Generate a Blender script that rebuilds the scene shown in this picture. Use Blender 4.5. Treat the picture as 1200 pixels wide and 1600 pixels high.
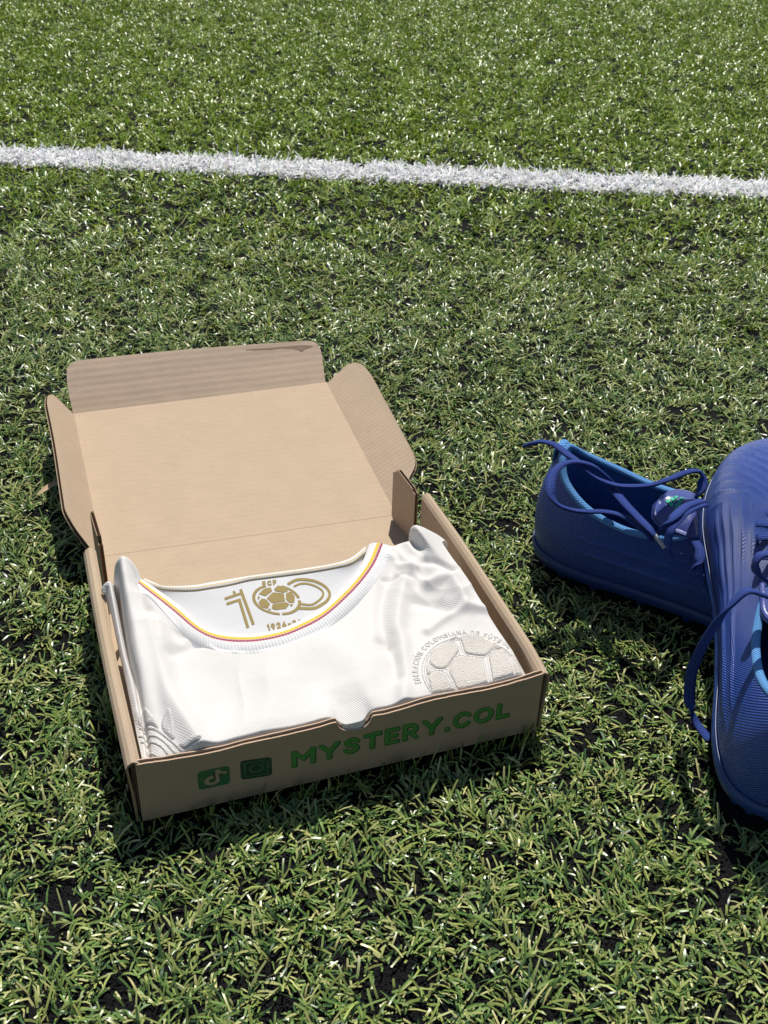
import bpy, bmesh, math, random
import numpy as np
from mathutils import Vector, Matrix
from mathutils.bvhtree import BVHTree

for _o in list(bpy.data.objects):
    bpy.data.objects.remove(_o)
SC = bpy.context.scene
COL = SC.collection
rng = np.random.default_rng(7)
random.seed(7)
BAKED = {'cam_pos': [-0.01611, -0.40748, 0.45773], 'cam_rot': [[0.946853, -0.320505, 0.027305],[0.156655, 0.533603, 0.8311],[0.280941, 0.782652, -0.555452]], 'lid': [[0.0114, 0.2368, 0.003],[0.2221, 0.2282, 0.003],[0.2253, 0.423, 0.014],[0.0126, 0.4262, 0.014]], 'left_flap': {'o': [0.0114, 0.2368, 0.003], 'ux': [0.00603, 0.9983, 0.05798], 'uy': [-0.52994, -0.04598, 0.84679], 'pts': [[-0.0078, 0.0084],[0.0016, 0.0283],[0.0125, 0.0378],[0.055, 0.0376],[0.1024, 0.0365],[0.1567, 0.0373],[0.1744, 0.0335],[0.1867, 0.0249],[0.1872, 0.0004]]}, 'right_flap': {'o': [0.2221, 0.2282, 0.003], 'ux': [0.01642, 0.99828, 0.05636], 'uy': [0.82122, -0.04562, 0.56879], 'pts': [[0.0051, 0.0014],[0.0254, 0.0216],[0.0332, 0.0306],[0.0466, 0.033],[0.1725, 0.0363],[0.1879, 0.0338],[0.1954, 0.0296],[0.1993, 0.0227],[0.1924, 0.0005]]}, 'tuck_flap': {'o': [0.0126, 0.4262, 0.014], 'ux': [0.99989, -0.01499, 0.0], 'uy': [0.01231, 0.82099, 0.57081], 'pts': [[-0.0004, 0.0006],[-0.0017, 0.0239],[-0.0, 0.0399],[0.0032, 0.045],[0.0102, 0.0471],[0.1048, 0.0468],[0.2051, 0.0432],[0.2127, 0.0409],[0.2155, 0.0328],[0.2116, 0.0001]]}, 'front_top': [[0.0008, 0.0414],[0.0136, 0.0396],[0.0255, 0.0387],[0.0427, 0.038],[0.0594, 0.0398],[0.0917, 0.0408],[0.108, 0.0412],[0.1267, 0.0386],[0.1411, 0.0391],[0.1585, 0.0417],[0.1785, 0.0414],[0.2005, 0.0406],[0.23, 0.0431]], 'collar_outer': [[0.0218, 0.1237, 0.0548],[0.0261, 0.1139, 0.0537],[0.0361, 0.0955, 0.0515],[0.0463, 0.0766, 0.0492],[0.0598, 0.0636, 0.0476],[0.0766, 0.0582, 0.047],[0.0947, 0.0578, 0.0469],[0.1085, 0.0607, 0.0473],[0.1202, 0.0647, 0.0478],[0.1377, 0.0759, 0.0491],[0.1546, 0.0894, 0.0507],[0.1696, 0.1043, 0.0525],[0.1815, 0.1209, 0.0545]], 'collar_inner': [[0.0276, 0.1315, 0.0568],[0.0354, 0.1201, 0.0554],[0.0459, 0.1023, 0.0533],[0.0547, 0.0855, 0.0513],[0.0654, 0.0775, 0.0503],[0.0801, 0.0727, 0.0497],[0.096, 0.0726, 0.0497],[0.1082, 0.0761, 0.0501],[0.1211, 0.0812, 0.0507],[0.1344, 0.0907, 0.0519],[0.1466, 0.101, 0.0531],[0.1579, 0.1137, 0.0546],[0.1671, 0.1281, 0.0564]], 'band_low': [[0.0278, 0.1287, 0.0554],[0.0329, 0.1236, 0.0548],[0.0403, 0.1189, 0.0543],[0.0538, 0.1149, 0.0538],[0.065, 0.1142, 0.0537],[0.0764, 0.114, 0.0537],[0.0881, 0.1149, 0.0538],[0.0996, 0.1142, 0.0537],[0.1112, 0.1135, 0.0536],[0.1229, 0.1128, 0.0535],[0.1389, 0.1127, 0.0535],[0.1515, 0.1142, 0.0537],[0.1629, 0.1214, 0.0546]], 'band_top': [[0.0289, 0.1306, 0.0562],[0.034, 0.1255, 0.0556],[0.0393, 0.1213, 0.0551],[0.0544, 0.118, 0.0547],[0.0658, 0.1178, 0.0546],[0.0772, 0.1177, 0.0546],[0.0888, 0.1175, 0.0546],[0.1003, 0.1168, 0.0545],[0.1119, 0.1162, 0.0544],[0.1237, 0.1155, 0.0544],[0.1397, 0.1154, 0.0543],[0.1518, 0.1176, 0.0546],[0.1637, 0.1253, 0.0555]], 'shirt_start': [[0.0066, 0.133, 0.044, -0.012, 0.0072],[0.007, 0.135, 0.049, -0.0072, 0.0076],[0.0086, 0.1362, 0.0545, -0.0018, 0.0086],[0.0107, 0.1366, 0.0555, -0.0009, 0.0094],[0.0122, 0.1358, 0.0515, -0.0048, 0.0102],[0.0132, 0.1354, 0.051, -0.0052, 0.0108],[0.0144, 0.1366, 0.0585, 0.0021, 0.012],[0.0168, 0.1378, 0.065, 0.0085, 0.015],[0.0195, 0.1374, 0.066, 0.0095, 0.018],[0.0224, 0.1348, 0.0635, 0.0073, 0.024],[0.0238, 0.1306, 0.059, 0.0033, 0.031],[0.0218, 0.1237, 0.0548, 0.0, 0.038],[0.0261, 0.1139, 0.0537, 0.0, 0.0502],[0.0361, 0.0955, 0.0515, 0.0, 0.0625],[0.0463, 0.0766, 0.0492, 0.0, 0.0748],[0.0598, 0.0636, 0.0476, 0.0, 0.087],[0.0766, 0.0582, 0.047, 0.0, 0.0992],[0.0947, 0.0578, 0.0469, 0.0, 0.1115],[0.1085, 0.0607, 0.0473, 0.0, 0.1238],[0.1202, 0.0647, 0.0478, 0.0, 0.136],[0.1377, 0.0759, 0.0491, 0.0, 0.1482],[0.1546, 0.0894, 0.0507, 0.0, 0.1605],[0.1696, 0.1043, 0.0525, 0.0, 0.1727],[0.1815, 0.1209, 0.0545, 0.0, 0.185],[0.1869, 0.1207, 0.0555, 0.001, 0.191],[0.1906, 0.1184, 0.0582, 0.004, 0.197],[0.1947, 0.1185, 0.0617, 0.0075, 0.202],[0.2001, 0.1195, 0.0628, 0.0085, 0.208],[0.2053, 0.1164, 0.0625, 0.0085, 0.214],[0.2094, 0.1112, 0.0593, 0.006, 0.2215]], 'folds': [[[[0.0281, 0.1124],[0.0293, 0.0811],[0.0275, 0.0412],[0.0376, 0.0016]], 0.006, 0.0042],[[[0.0276, 0.1009],[0.0351, 0.0896],[0.0402, 0.0822]], 0.0035, -0.0018],[[[0.0342, 0.069],[0.0437, 0.0723],[0.0525, 0.075]], 0.004, -0.0018],[[[0.1774, 0.1076],[0.1617, 0.0832],[0.1537, 0.0637],[0.1509, 0.044]], 0.0045, -0.0028],[[[0.1848, 0.1028],[0.172, 0.0805],[0.1613, 0.0565],[0.1596, 0.0437],[0.1464, 0.0027]], 0.0045, 0.0026],[[[0.1769, 0.0498],[0.1899, 0.0558],[0.204, 0.058],[0.2252, 0.0531]], 0.003, 0.0022],[[[0.1897, 0.0843],[0.2023, 0.0828],[0.2047, 0.0721],[0.2048, 0.0621]], 0.004, 0.0034],[[[0.1784, 0.0734],[0.1885, 0.068],[0.1958, 0.0607]], 0.004, -0.0022],[[[0.1481, 0.0472],[0.1509, 0.034],[0.1488, 0.0201]], 0.004, -0.002],[[[0.2151, 0.1161],[0.2188, 0.0825],[0.2225, 0.0565],[0.2248, 0.0244]], 0.006, 0.0035],[[[0.1943, 0.1004],[0.2023, 0.0937],[0.2066, 0.0885]], 0.0025, -0.0028],[[[0.1762, 0.1138],[0.1801, 0.1011],[0.1873, 0.0981]], 0.0025, 0.0018],[[[0.166, 0.0961],[0.1746, 0.095],[0.181, 0.0922]], 0.002, -0.0012],[[[0.0841, 0.0375],[0.0939, 0.021],[0.1002, 0.0058]], 0.012, 0.0012],[[[0.1209, 0.0519],[0.1291, 0.0302],[0.1257, 0.0079]], 0.01, 0.0014],[[[0.0509, 0.0464],[0.057, 0.0265],[0.0596, 0.0082]], 0.012, -0.001],[[[0.009, 0.0373],[0.0052, 0.0274],[0.0052, 0.0065]], 0.003, 0.0015]], 'fold_line': [[0.0128, 0.1362],[0.0118, 0.112],[0.0114, 0.0969],[0.0112, 0.0769],[0.0122, 0.0572],[0.0118, 0.0372],[0.0112, 0.0183],[0.0104, 0.0044]], 'crest_panels': [[[0.169, 0.0253],[0.1748, 0.0336],[0.1843, 0.0381],[0.1873, 0.0358],[0.1887, 0.0309],[0.1764, 0.0195],[0.1712, 0.0199]],[[0.1936, 0.0398],[0.1992, 0.0401],[0.204, 0.0381],[0.2095, 0.0294],[0.2076, 0.0269],[0.2018, 0.0233],[0.192, 0.028]],[[0.1866, 0.026],[0.1987, 0.0213],[0.1928, -0.0057],[0.188, -0.0189],[0.1774, -0.0196],[0.1786, 0.0018],[0.1776, 0.0167]],[[0.204, 0.0219],[0.2094, 0.0244],[0.2125, 0.0226],[0.2117, 0.0081],[0.2054, -0.0091],[0.2008, -0.017],[0.1934, -0.015]],[[0.165, 0.0153],[0.1695, 0.0174],[0.1735, 0.0159],[0.1765, 0.0005],[0.1734, -0.015],[0.1608, -0.0115]],[[0.1867, 0.0393],[0.1916, 0.0408],[0.1886, 0.0392]],[[0.2113, 0.031],[0.2124, 0.0251],[0.2091, 0.026]],[[0.1667, 0.023],[0.1669, 0.0181],[0.1648, 0.0168]]], 'crest_bar': [[0.2167, 0.0195],[0.2201, 0.0201],[0.2161, 0.003],[0.2115, 0.0024]], 'leaf_badge': [[[0.0115, 0.0395],[0.0142, 0.0358],[0.0176, 0.0262],[0.0182, 0.0203],[0.0146, 0.0248],[0.0095, 0.029],[0.0089, 0.0322]],[[0.0249, 0.03],[0.0261, 0.0273],[0.0258, 0.0196],[0.0251, 0.012],[0.0233, 0.0118],[0.0197, 0.0192],[0.0197, 0.0227],[0.0223, 0.0278]],[[0.0259, 0.0083],[0.0308, 0.0084],[0.0382, 0.0069],[0.0367, 0.0047],[0.0309, 0.0031],[0.027, 0.0056]]], 'leaf_lines': [[[0.0094, 0.0283],[0.0143, 0.0231],[0.0197, 0.0163],[0.0277, 0.0033]],[[0.0082, 0.0237],[0.0137, 0.019],[0.0191, 0.0126],[0.0244, 0.0029]],[[0.0086, 0.0194],[0.013, 0.0153],[0.0175, 0.0099],[0.0211, 0.0028]],[[0.0102, 0.013],[0.0124, 0.0086],[0.0151, 0.0051]]], 'logo_frame': [[0.0647166, 0.1317286, 0.0548074],[6.81e-05, -1.74e-05, -2.1e-06],[-1.9e-05, -9.32e-05, -1.12e-05]], 'lace1': [[[0.2854, 0.1615, 0.088],[0.2888, 0.1572, 0.092],[0.2933, 0.1543, 0.094],[0.2979, 0.1451, 0.096],[0.3013, 0.1333, 0.095],[0.3054, 0.126, 0.093],[0.3094, 0.1208, 0.089],[0.3151, 0.116, 0.085],[0.3245, 0.11, 0.082],[0.3351, 0.1067, 0.081],[0.3459, 0.1021, 0.083],[0.3576, 0.0995, 0.087],[0.3668, 0.1001, 0.089],[0.3734, 0.0998, 0.09],[0.3783, 0.0995, 0.089],[0.3802, 0.0975, 0.087],[0.3798, 0.0954, 0.084],[0.3776, 0.0928, 0.08],[0.3751, 0.0927, 0.074]],[[0.329, 0.1166, 0.076],[0.3221, 0.1175, 0.084],[0.314, 0.1215, 0.091],[0.3032, 0.1249, 0.094],[0.2932, 0.1243, 0.094],[0.2845, 0.1194, 0.091],[0.2789, 0.1097, 0.086],[0.2819, 0.1044, 0.079],[0.2909, 0.1026, 0.074],[0.3022, 0.1019, 0.071],[0.3137, 0.098, 0.071],[0.3218, 0.0907, 0.071],[0.3267, 0.0804, 0.07],[0.3293, 0.0715, 0.069],[0.3304, 0.067, 0.067]],[[0.3247, 0.1115, 0.078],[0.3247, 0.095, 0.077],[0.3267, 0.0818, 0.075],[0.3289, 0.072, 0.073],[0.331, 0.0675, 0.07]],[[0.3728, 0.0829, 0.078],[0.3562, 0.0754, 0.082],[0.3408, 0.065, 0.084],[0.3363, 0.0654, 0.078],[0.3399, 0.0733, 0.066]],[[0.3715, 0.0789, 0.078],[0.3608, 0.0747, 0.08],[0.3486, 0.0677, 0.082],[0.337, 0.0603, 0.08],[0.3341, 0.0575, 0.073],[0.3344, 0.0546, 0.067],[0.3357, 0.0534, 0.064]],[[0.3575, 0.0615, 0.064],[0.357, 0.0551, 0.062],[0.3539, 0.0501, 0.058],[0.3514, 0.0502, 0.052]]], 'aglet1': [[[0.3313, 0.0679, 0.07],[0.3357, 0.0613, 0.064]]], 'lace2': [[[0.3383, -0.0382, 0.098],[0.3276, -0.0411, 0.105],[0.32, -0.0382, 0.108],[0.315, -0.0375, 0.107],[0.3089, -0.0375, 0.1],[0.3056, -0.0349, 0.088],[0.3047, -0.0301, 0.07],[0.3068, -0.0236, 0.048],[0.3102, -0.0204, 0.03],[0.3107, -0.0236, 0.018],[0.3122, -0.029, 0.01],[0.3137, -0.0356, 0.007],[0.3147, -0.0427, 0.006]],[[0.3456, -0.019, 0.114],[0.3407, -0.0199, 0.115],[0.3358, -0.02, 0.115],[0.3334, -0.0207, 0.112],[0.3336, -0.0216, 0.108],[0.3357, -0.0226, 0.104],[0.3406, -0.0245, 0.1],[0.3439, -0.0263, 0.098]]]}
DENS = 1.0
SHOE1 = dict(heel=(.3115, .1735, .0), axis=(.6455, -.7638), pitch=.0233, roll=.147, scale=1.0)
SHOE2 = dict(heel=(.315, -.1003, .0005), axis=(.5266, .8501), pitch=.195, roll=.045, scale=.98)

# ------------------------------------------------------------------ camera
R_ = np.array(BAKED['cam_rot'])
cam_d = bpy.data.cameras.new('camera')
cam = bpy.data.objects.new('camera', cam_d)
COL.objects.link(cam)
cam_d.sensor_fit = 'VERTICAL'
cam_d.sensor_height = 24.0
cam_d.lens = 1744.7 / 1600 * 24.0
cam_d.clip_start = 0.01
cam_d.clip_end = 500
mw = Matrix.Identity(4)
for i in range(3):
    mw[i][0] = R_[0][i]; mw[i][1] = R_[1][i]; mw[i][2] = -R_[2][i]; mw[i][3] = BAKED['cam_pos'][i]
cam.matrix_world = mw
cam_d.dof.use_dof = True
cam_d.dof.focus_distance = 0.66
cam_d.dof.aperture_fstop = cam_d.lens / 1000 / 0.0011
SC.camera = cam

# ------------------------------------------------------------------ light
SUN = Vector((0.20, 0.43, 0.90)).normalized()          # towards the sun
world = bpy.data.worlds.new('World')
SC.world = world
world.use_nodes = True
wn = world.node_tree
sky = wn.nodes.new('ShaderNodeTexSky')
sky.sky_type = 'NISHITA'
sky.sun_disc = False
sky.sun_elevation = math.asin(SUN.z)
sky.sun_rotation = math.atan2(SUN.x, SUN.y)
sky.air_density = 1.0
sky.dust_density = 1.0
wn.links.new(sky.outputs[0], wn.nodes['Background'].inputs[0])
wn.nodes['Background'].inputs[1].default_value = 0.075
sun_d = bpy.data.lights.new('sun', 'SUN')
sun_d.energy = 4.6
sun_d.angle = math.radians(0.53)
sun_d.color = (1.0, 0.96, 0.90)
sun = bpy.data.objects.new('sun', sun_d)
COL.objects.link(sun)
sun.rotation_euler = SUN.to_track_quat('Z', 'Y').to_euler()
SC.view_settings.view_transform = 'Standard'
SC.view_settings.look = 'None'
SC.view_settings.exposure = 0.15
SC.view_settings.gamma = 1.0
SC.view_settings.use_curve_mapping = False
SC.cycles.max_bounces = 8

# ------------------------------------------------------------------ helpers
def nt_new(name):
    m = bpy.data.materials.new(name)
    m.use_nodes = True
    t = m.node_tree
    b = t.nodes['Principled BSDF']
    return m, t, b

class N:
    """tiny node-graph builder"""
    def __init__(self, t): self.t = t
    def node(self, kind, **kw):
        n = self.t.nodes.new(kind)
        for k, v in kw.items(): setattr(n, k, v)
        return n
    def set(self, sock, v):
        if isinstance(v, bpy.types.NodeSocket): self.t.links.new(v, sock)
        else: sock.default_value = v
    def math(self, op, a, b=0.0, c=0.0, clamp=False):
        n = self.node('ShaderNodeMath', operation=op, use_clamp=clamp)
        for s, v in zip(n.inputs, (a, b, c)): self.set(s, v)
        return n.outputs[0]
    def coord(self, which='Object'): return self.node('ShaderNodeTexCoord').outputs[which]
    def sep(self, v):
        n = self.node('ShaderNodeSeparateXYZ'); self.set(n.inputs[0], v); return n.outputs
    def noise(self, vec, scale, detail=4.0, rough=.55, dist=0.0):
        n = self.node('ShaderNodeTexNoise'); self.set(n.inputs['Vector'], vec)
        n.inputs['Scale'].default_value = scale; n.inputs['Detail'].default_value = detail
        n.inputs['Roughness'].default_value = rough; n.inputs['Distortion'].default_value = dist
        return n.outputs['Fac']
    def voronoi(self, vec, scale, feature='F1'):
        n = self.node('ShaderNodeTexVoronoi', feature=feature); self.set(n.inputs['Vector'], vec)
        n.inputs['Scale'].default_value = scale
        return n.outputs
    def ramp(self, fac, stops):
        n = self.node('ShaderNodeValToRGB'); self.set(n.inputs[0], fac)
        e = n.color_ramp.elements
        while len(e) < len(stops): e.new(0.5)
        for el, (p_, c) in zip(e, stops): el.position = p_; el.color = (*c, 1) if len(c) == 3 else c
        return n.outputs[0]
    def mix(self, f, a, b, blend='MIX'):
        n = self.node('ShaderNodeMix', data_type='RGBA', blend_type=blend)
        self.set(n.inputs[0], f)
        for s, v in ((n.inputs[6], a), (n.inputs[7], b)):
            self.set(s, (*v, 1) if isinstance(v, tuple) and len(v) == 3 else v)
        return n.outputs[2]
    def bump(self, h, strength, dist, normal=None):
        n = self.node('ShaderNodeBump'); self.set(n.inputs['Height'], h)
        n.inputs['Strength'].default_value = strength; n.inputs['Distance'].default_value = dist
        if normal is not None: self.set(n.inputs['Normal'], normal)
        return n.outputs[0]
    def mapping(self, v, scale=(1, 1, 1), rot=(0, 0, 0)):
        n = self.node('ShaderNodeMapping'); self.set(n.inputs[0], v)
        n.inputs['Rotation'].default_value = rot; n.inputs['Scale'].default_value = scale
        return n.outputs[0]

def tag(o, label=None, cat=None, group=None, kind=None):
    if label: o['label'] = label
    if cat: o['category'] = cat
    if group: o['group'] = group
    if kind: o['kind'] = kind
    return o

def empty(name, loc=(0, 0, 0)):
    o = bpy.data.objects.new(name, None); COL.objects.link(o); o.location = loc
    o.empty_display_size = .02
    return o

def mesh_obj(name, verts, faces, mat, parent=None, smooth=True, uv=None, matidx=None):
    me = bpy.data.meshes.new(name)
    me.from_pydata([tuple(map(float, v)) for v in verts], [], [tuple(int(i) for i in f) for f in faces])
    for m in (mat if isinstance(mat, (list, tuple)) else [mat]): me.materials.append(m)
    if smooth: me.polygons.foreach_set('use_smooth', [True] * len(me.polygons))
    if matidx is not None: me.polygons.foreach_set('material_index', matidx)
    if uv is not None:
        l = me.uv_layers.new(name='UVMap')
        vi = np.empty(len(me.loops), dtype=np.int32); me.loops.foreach_get('vertex_index', vi)
        l.data.foreach_set('uv', np.asarray(uv, dtype=np.float32)[vi].ravel())
    me.update()
    o = bpy.data.objects.new(name, me); COL.objects.link(o)
    if parent is not None: o.parent = parent
    return o

def grid_faces(nu, nv, closed_u=False):
    f = []
    for i in range(nu if closed_u else nu - 1):
        i2 = (i + 1) % nu
        for j in range(nv - 1):
            f.append((i * nv + j, i2 * nv + j, i2 * nv + j + 1, i * nv + j + 1))
    return f

def spline(pts, n, closed=False):
    """Catmull-Rom through pts, resampled evenly to n points"""
    P = np.asarray(pts, float)
    if len(P) == 2 and not closed:
        t = np.linspace(0, 1, n)[:, None]; return P[0] * (1 - t) + P[1] * t
    if closed: Q = np.vstack([P[-1], P, P[0], P[1]])
    else: Q = np.vstack([2 * P[0] - P[1], P, 2 * P[-1] - P[-2]])
    out = []
    for i in range(1, len(Q) - 2):
        t = np.linspace(0, 1, 24, endpoint=False)[:, None]
        a, b, c, d = Q[i - 1], Q[i], Q[i + 1], Q[i + 2]
        out.append(.5 * ((2 * b) + (c - a) * t + (2 * a - 5 * b + 4 * c - d) * t ** 2 + (3 * b - a - 3 * c + d) * t ** 3))
    D = np.vstack(out + [Q[-2][None]])
    s = np.r_[0, np.cumsum(np.linalg.norm(np.diff(D, axis=0), axis=1))]
    q = np.linspace(0, s[-1], n, endpoint=not closed)
    return np.stack([np.interp(q, s, D[:, k]) for k in range(D.shape[1])], 1)

def ribbon_tube(path, width, thick, up=None, nseg=10, ridge=0.0, caps=True):
    """flat woven band swept along path; returns verts, faces, uv"""
    P = np.asarray(path); n = len(P)
    T = np.gradient(P, axis=0); T /= np.linalg.norm(T, axis=1)[:, None] + 1e-12
    V = []; UV = []
    s = np.r_[0, np.cumsum(np.linalg.norm(np.diff(P, axis=0), axis=1))]
    u0 = np.array(up if up is not None else (0, 0, 1.0), float)
    W_prev = None
    for k in range(n):
        w = np.cross(T[k], u0); L_ = np.linalg.norm(w)
        if L_ < .25 and W_prev is not None: w = W_prev - T[k] * np.dot(W_prev, T[k])
        w /= np.linalg.norm(w) + 1e-12
        if W_prev is not None:
            if np.dot(w, W_prev) < 0: w = -w
            w = .55 * W_prev + .45 * w; w -= T[k] * np.dot(w, T[k]); w /= np.linalg.norm(w)
        W_prev = w
        nn = np.cross(w, T[k])
        wd = width[k] if hasattr(width, '__len__') else width
        th = thick[k] if hasattr(thick, '__len__') else thick
        for j in range(nseg):
            a = 2 * math.pi * j / nseg
            ca, sa = math.cos(a), math.sin(a)
            x = math.copysign(abs(ca) ** .8, ca) * wd / 2; y = math.copysign(abs(sa) ** .8, sa) * th / 2
            V.append(P[k] + w * x + nn * y); UV.append((s[k], j / nseg))
    F = []
    for k in range(n - 1):
        for j in range(nseg):
            j2 = (j + 1) % nseg
            F.append((k * nseg + j, k * nseg + j2, (k + 1) * nseg + j2, (k + 1) * nseg + j))
    if caps:
        F.append(tuple(range(nseg))[::-1]); F.append(tuple((n - 1) * nseg + j for j in range(nseg)))
    return V, F, UV

# ---- signed-distance print / embroidery outlines
def sd_seg(X, Y, a, b, hw, ext=0.0):
    """flat-ended bar"""
    ax, ay = a; bx, by = b
    dx, dy = bx - ax, by - ay; L_ = math.hypot(dx, dy) + 1e-12
    dx /= L_; dy /= L_
    u = (X - (ax + bx) / 2) * dx + (Y - (ay + by) / 2) * dy
    v = -(X - (ax + bx) / 2) * dy + (Y - (ay + by) / 2) * dx
    qx = np.abs(u) - (L_ / 2 + ext); qy = np.abs(v) - hw
    return np.hypot(np.maximum(qx, 0), np.maximum(qy, 0)) + np.minimum(np.maximum(qx, qy), 0)

def sd_cap(X, Y, a, b, hw):
    ax, ay = a; bx, by = b
    dx, dy = bx - ax, by - ay
    t = np.clip(((X - ax) * dx + (Y - ay) * dy) / (dx * dx + dy * dy + 1e-15), 0, 1)
    return np.hypot(X - ax - t * dx, Y - ay - t * dy) - hw

def sd_line(X, Y, pts, hw, closed=False):
    d = np.full(X.shape, 1e9)
    P = list(pts) + ([pts[0]] if closed else [])
    for a, b in zip(P[:-1], P[1:]): d = np.minimum(d, sd_cap(X, Y, a, b, hw))
    return d

def sd_poly(X, Y, pts, r=0.0):
    P = np.asarray(pts, float)
    d = np.full(X.shape, 1e9); ins = np.zeros(X.shape, bool)
    for i in range(len(P)):
        a, b = P[i], P[(i + 1) % len(P)]
        d = np.minimum(d, sd_cap(X, Y, a, b, 0))
        c = ((a[1] <= Y) & (b[1] > Y)) | ((b[1] <= Y) & (a[1] > Y))
        with np.errstate(divide='ignore', invalid='ignore'):
            xi = a[0] + (Y - a[1]) / (b[1] - a[1] + 1e-18) * (b[0] - a[0])
        ins ^= c & (X < xi)
    return np.where(ins, -d, d) - r

def sd_rbox(X, Y, cx, cy, hx, hy, r):
    qx = np.abs(X - cx) - hx + r; qy = np.abs(Y - cy) - hy + r
    return np.hypot(np.maximum(qx, 0), np.maximum(qy, 0)) + np.minimum(np.maximum(qx, qy), 0) - r

def march(X, Y, D):
    """filled region D<0 of a grid as welded polygons: verts (x, y), faces"""
    ny, nx = D.shape
    V = []; idx = {}
    def corner(i, j):
        k = ('c', i, j)
        if k not in idx: idx[k] = len(V); V.append((X[i, j], Y[i, j]))
        return idx[k]
    def edge(i, j, i2, j2):
        k = (i, j, i2, j2) if (i, j) < (i2, j2) else (i2, j2, i, j)
        if k not in idx:
            a, b = D[k[0], k[1]], D[k[2], k[3]]; t = min(max(a / (a - b), .02), .98)
            idx[k] = len(V)
            V.append((X[k[0], k[1]] * (1 - t) + X[k[2], k[3]] * t, Y[k[0], k[1]] * (1 - t) + Y[k[2], k[3]] * t))
        return idx[k]
    S = D < 0
    any_ = S[:-1, :-1] | S[1:, :-1] | S[:-1, 1:] | S[1:, 1:]
    F = []
    for i, j in zip(*np.nonzero(any_)):
        c = [(i, j), (i, j + 1), (i + 1, j + 1), (i + 1, j)]
        p = []
        for k in range(4):
            a, b = c[k], c[(k + 1) % 4]
            if S[a]: p.append(corner(*a))
            if S[a] != S[b]: p.append(edge(*a, *b))
        if len(p) >= 3: F.append(p)
    return V, F

def sd_grid(x0, x1, y0, y1, step):
    nx = int((x1 - x0) / step) + 2; ny = int((y1 - y0) / step) + 2
    return np.meshgrid(x0 + np.arange(nx) * step, y0 + np.arange(ny) * step)

def arc(cx, cy, rx, ry, a0, a1, n=16):
    t = np.radians(np.linspace(a0, a1, n))
    return [(cx + rx * math.cos(a), cy + ry * math.sin(a)) for a in t]

# stroke alphabet: width, straight bars, curved strokes (unit cap height, centre lines)
GLY = {
 'M': (1.12, [[(0,0),(0,1)],[(0,1),(.56,.40)],[(.56,.40),(1.12,1)],[(1.12,1),(1.12,0)]], []),
 'Y': (.98, [[(-.02,1.05),(.49,.42)],[(.49,.42),(1.0,1.05)],[(.49,.46),(.49,0)]], []),
 'T': (.82, [[(0,1),(.82,1)],[(.41,1),(.41,0)]], []),
 'E': (.62, [[(0,0),(0,1)],[(0,1),(.62,1)],[(0,.5),(.54,.5)],[(0,0),(.62,0)]], []),
 'F': (.60, [[(0,0),(0,1)],[(0,1),(.60,1)],[(0,.48),(.52,.48)]], []),
 'L': (.58, [[(0,0),(0,1)],[(0,0),(.58,0)]], []),
 'I': (.0, [[(0,0),(0,1)]], []),
 'N': (.78, [[(0,0),(0,1)],[(0,1),(.78,0)],[(.78,0),(.78,1)]], []),
 'A': (.86, [[(0,-.02),(.43,1)],[(.43,1),(.86,-.02)],[(.18,.30),(.68,.30)]], []),
 'U': (.74, [[(0,.35),(0,1)],[(.74,.35),(.74,1)]], [arc(.37,.37,.37,.37,180,360,10)]),
 'R': (.72, [[(0,0),(0,1)],[(0,1),(.38,1)],[(0,.42),(.38,.42)],[(.36,.42),(.72,-.04)]], [arc(.38,.71,.30,.29,-90,90,10)]),
 'B': (.70, [[(0,0),(0,1)],[(0,1),(.36,1)],[(0,.52),(.38,.52)],[(0,0),(.40,0)]], [arc(.36,.76,.26,.24,-90,90,8), arc(.40,.26,.28,.26,-90,90,8)]),
 'D': (.76, [[(0,0),(0,1)],[(0,1),(.30,1)],[(0,0),(.30,0)]], [arc(.30,.5,.46,.5,-90,90,12)]),
 'S': (.74, [], [[(.70,.80),(.58,.94),(.37,1),(.17,.94),(.05,.76),(.15,.59),(.37,.52),(.60,.44),(.71,.25),(.58,.06),(.36,0),(.15,.05),(.02,.20)]]),
 'C': (.84, [], [arc(.48,.5,.48,.5,42,318,20)]),
 'O': (1.0, [], [arc(.5,.5,.5,.5,0,360,28)]),
 '.': (.0, [[(0,-.02),(0,.02)]], []),
 '-': (.4, [[(0,.5),(.4,.5)]], []),
 '1': (.22, [[(.22,0),(.22,1)],[(0,.82),(.22,1)]], []),
 '9': (.6, [[(.6,.68),(.34,0)]], [arc(.3,.68,.3,.32,0,360,16)]),
 '2': (.6, [[(.6,.62),(0,0)],[(0,0),(.62,0)]], [arc(.3,.70,.3,.30,170,-20,10)]),
 '4': (.66, [[(.42,1),(0,.3)],[(0,.3),(.66,.3)],[(.48,.55),(.48,0)]], []),
 '0': (.6, [], [arc(.3,.5,.3,.5,0,360,18)]),
 ' ': (.2, [], []),
}
ACC = {'Ó': 'O', 'É': 'E', 'Ú': 'U'}

def sd_glyph(X, Y, ch, hw):
    """glyph with cap height 1 (outer), left edge at x=0; returns distance, advance"""
    base = ACC.get(ch, ch)
    w, bars, curves = GLY[base]
    k = 1 - 2 * hw
    tx = lambda q: (hw + q[0] * k, hw + q[1] * k)
    W_ = w * k + 2 * hw
    d = np.full(X.shape, 1e9)
    for a, b in bars: d = np.minimum(d, sd_seg(X, Y, tx(a), tx(b), hw, hw * (1 if base not in '.I1' else .98)))
    d = np.maximum(d, sd_rbox(X, Y, W_ / 2, .5, W_ / 2, .5, .01)) if bars and base != '.' else d
    for c in curves: d = np.minimum(d, sd_line(X, Y, [tx(q) for q in c], hw))
    if ch in ACC: d = np.minimum(d, sd_seg(X, Y, (W_ * .45, 1.12), (W_ * .68, 1.32), hw * .8))
    return d, W_

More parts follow.
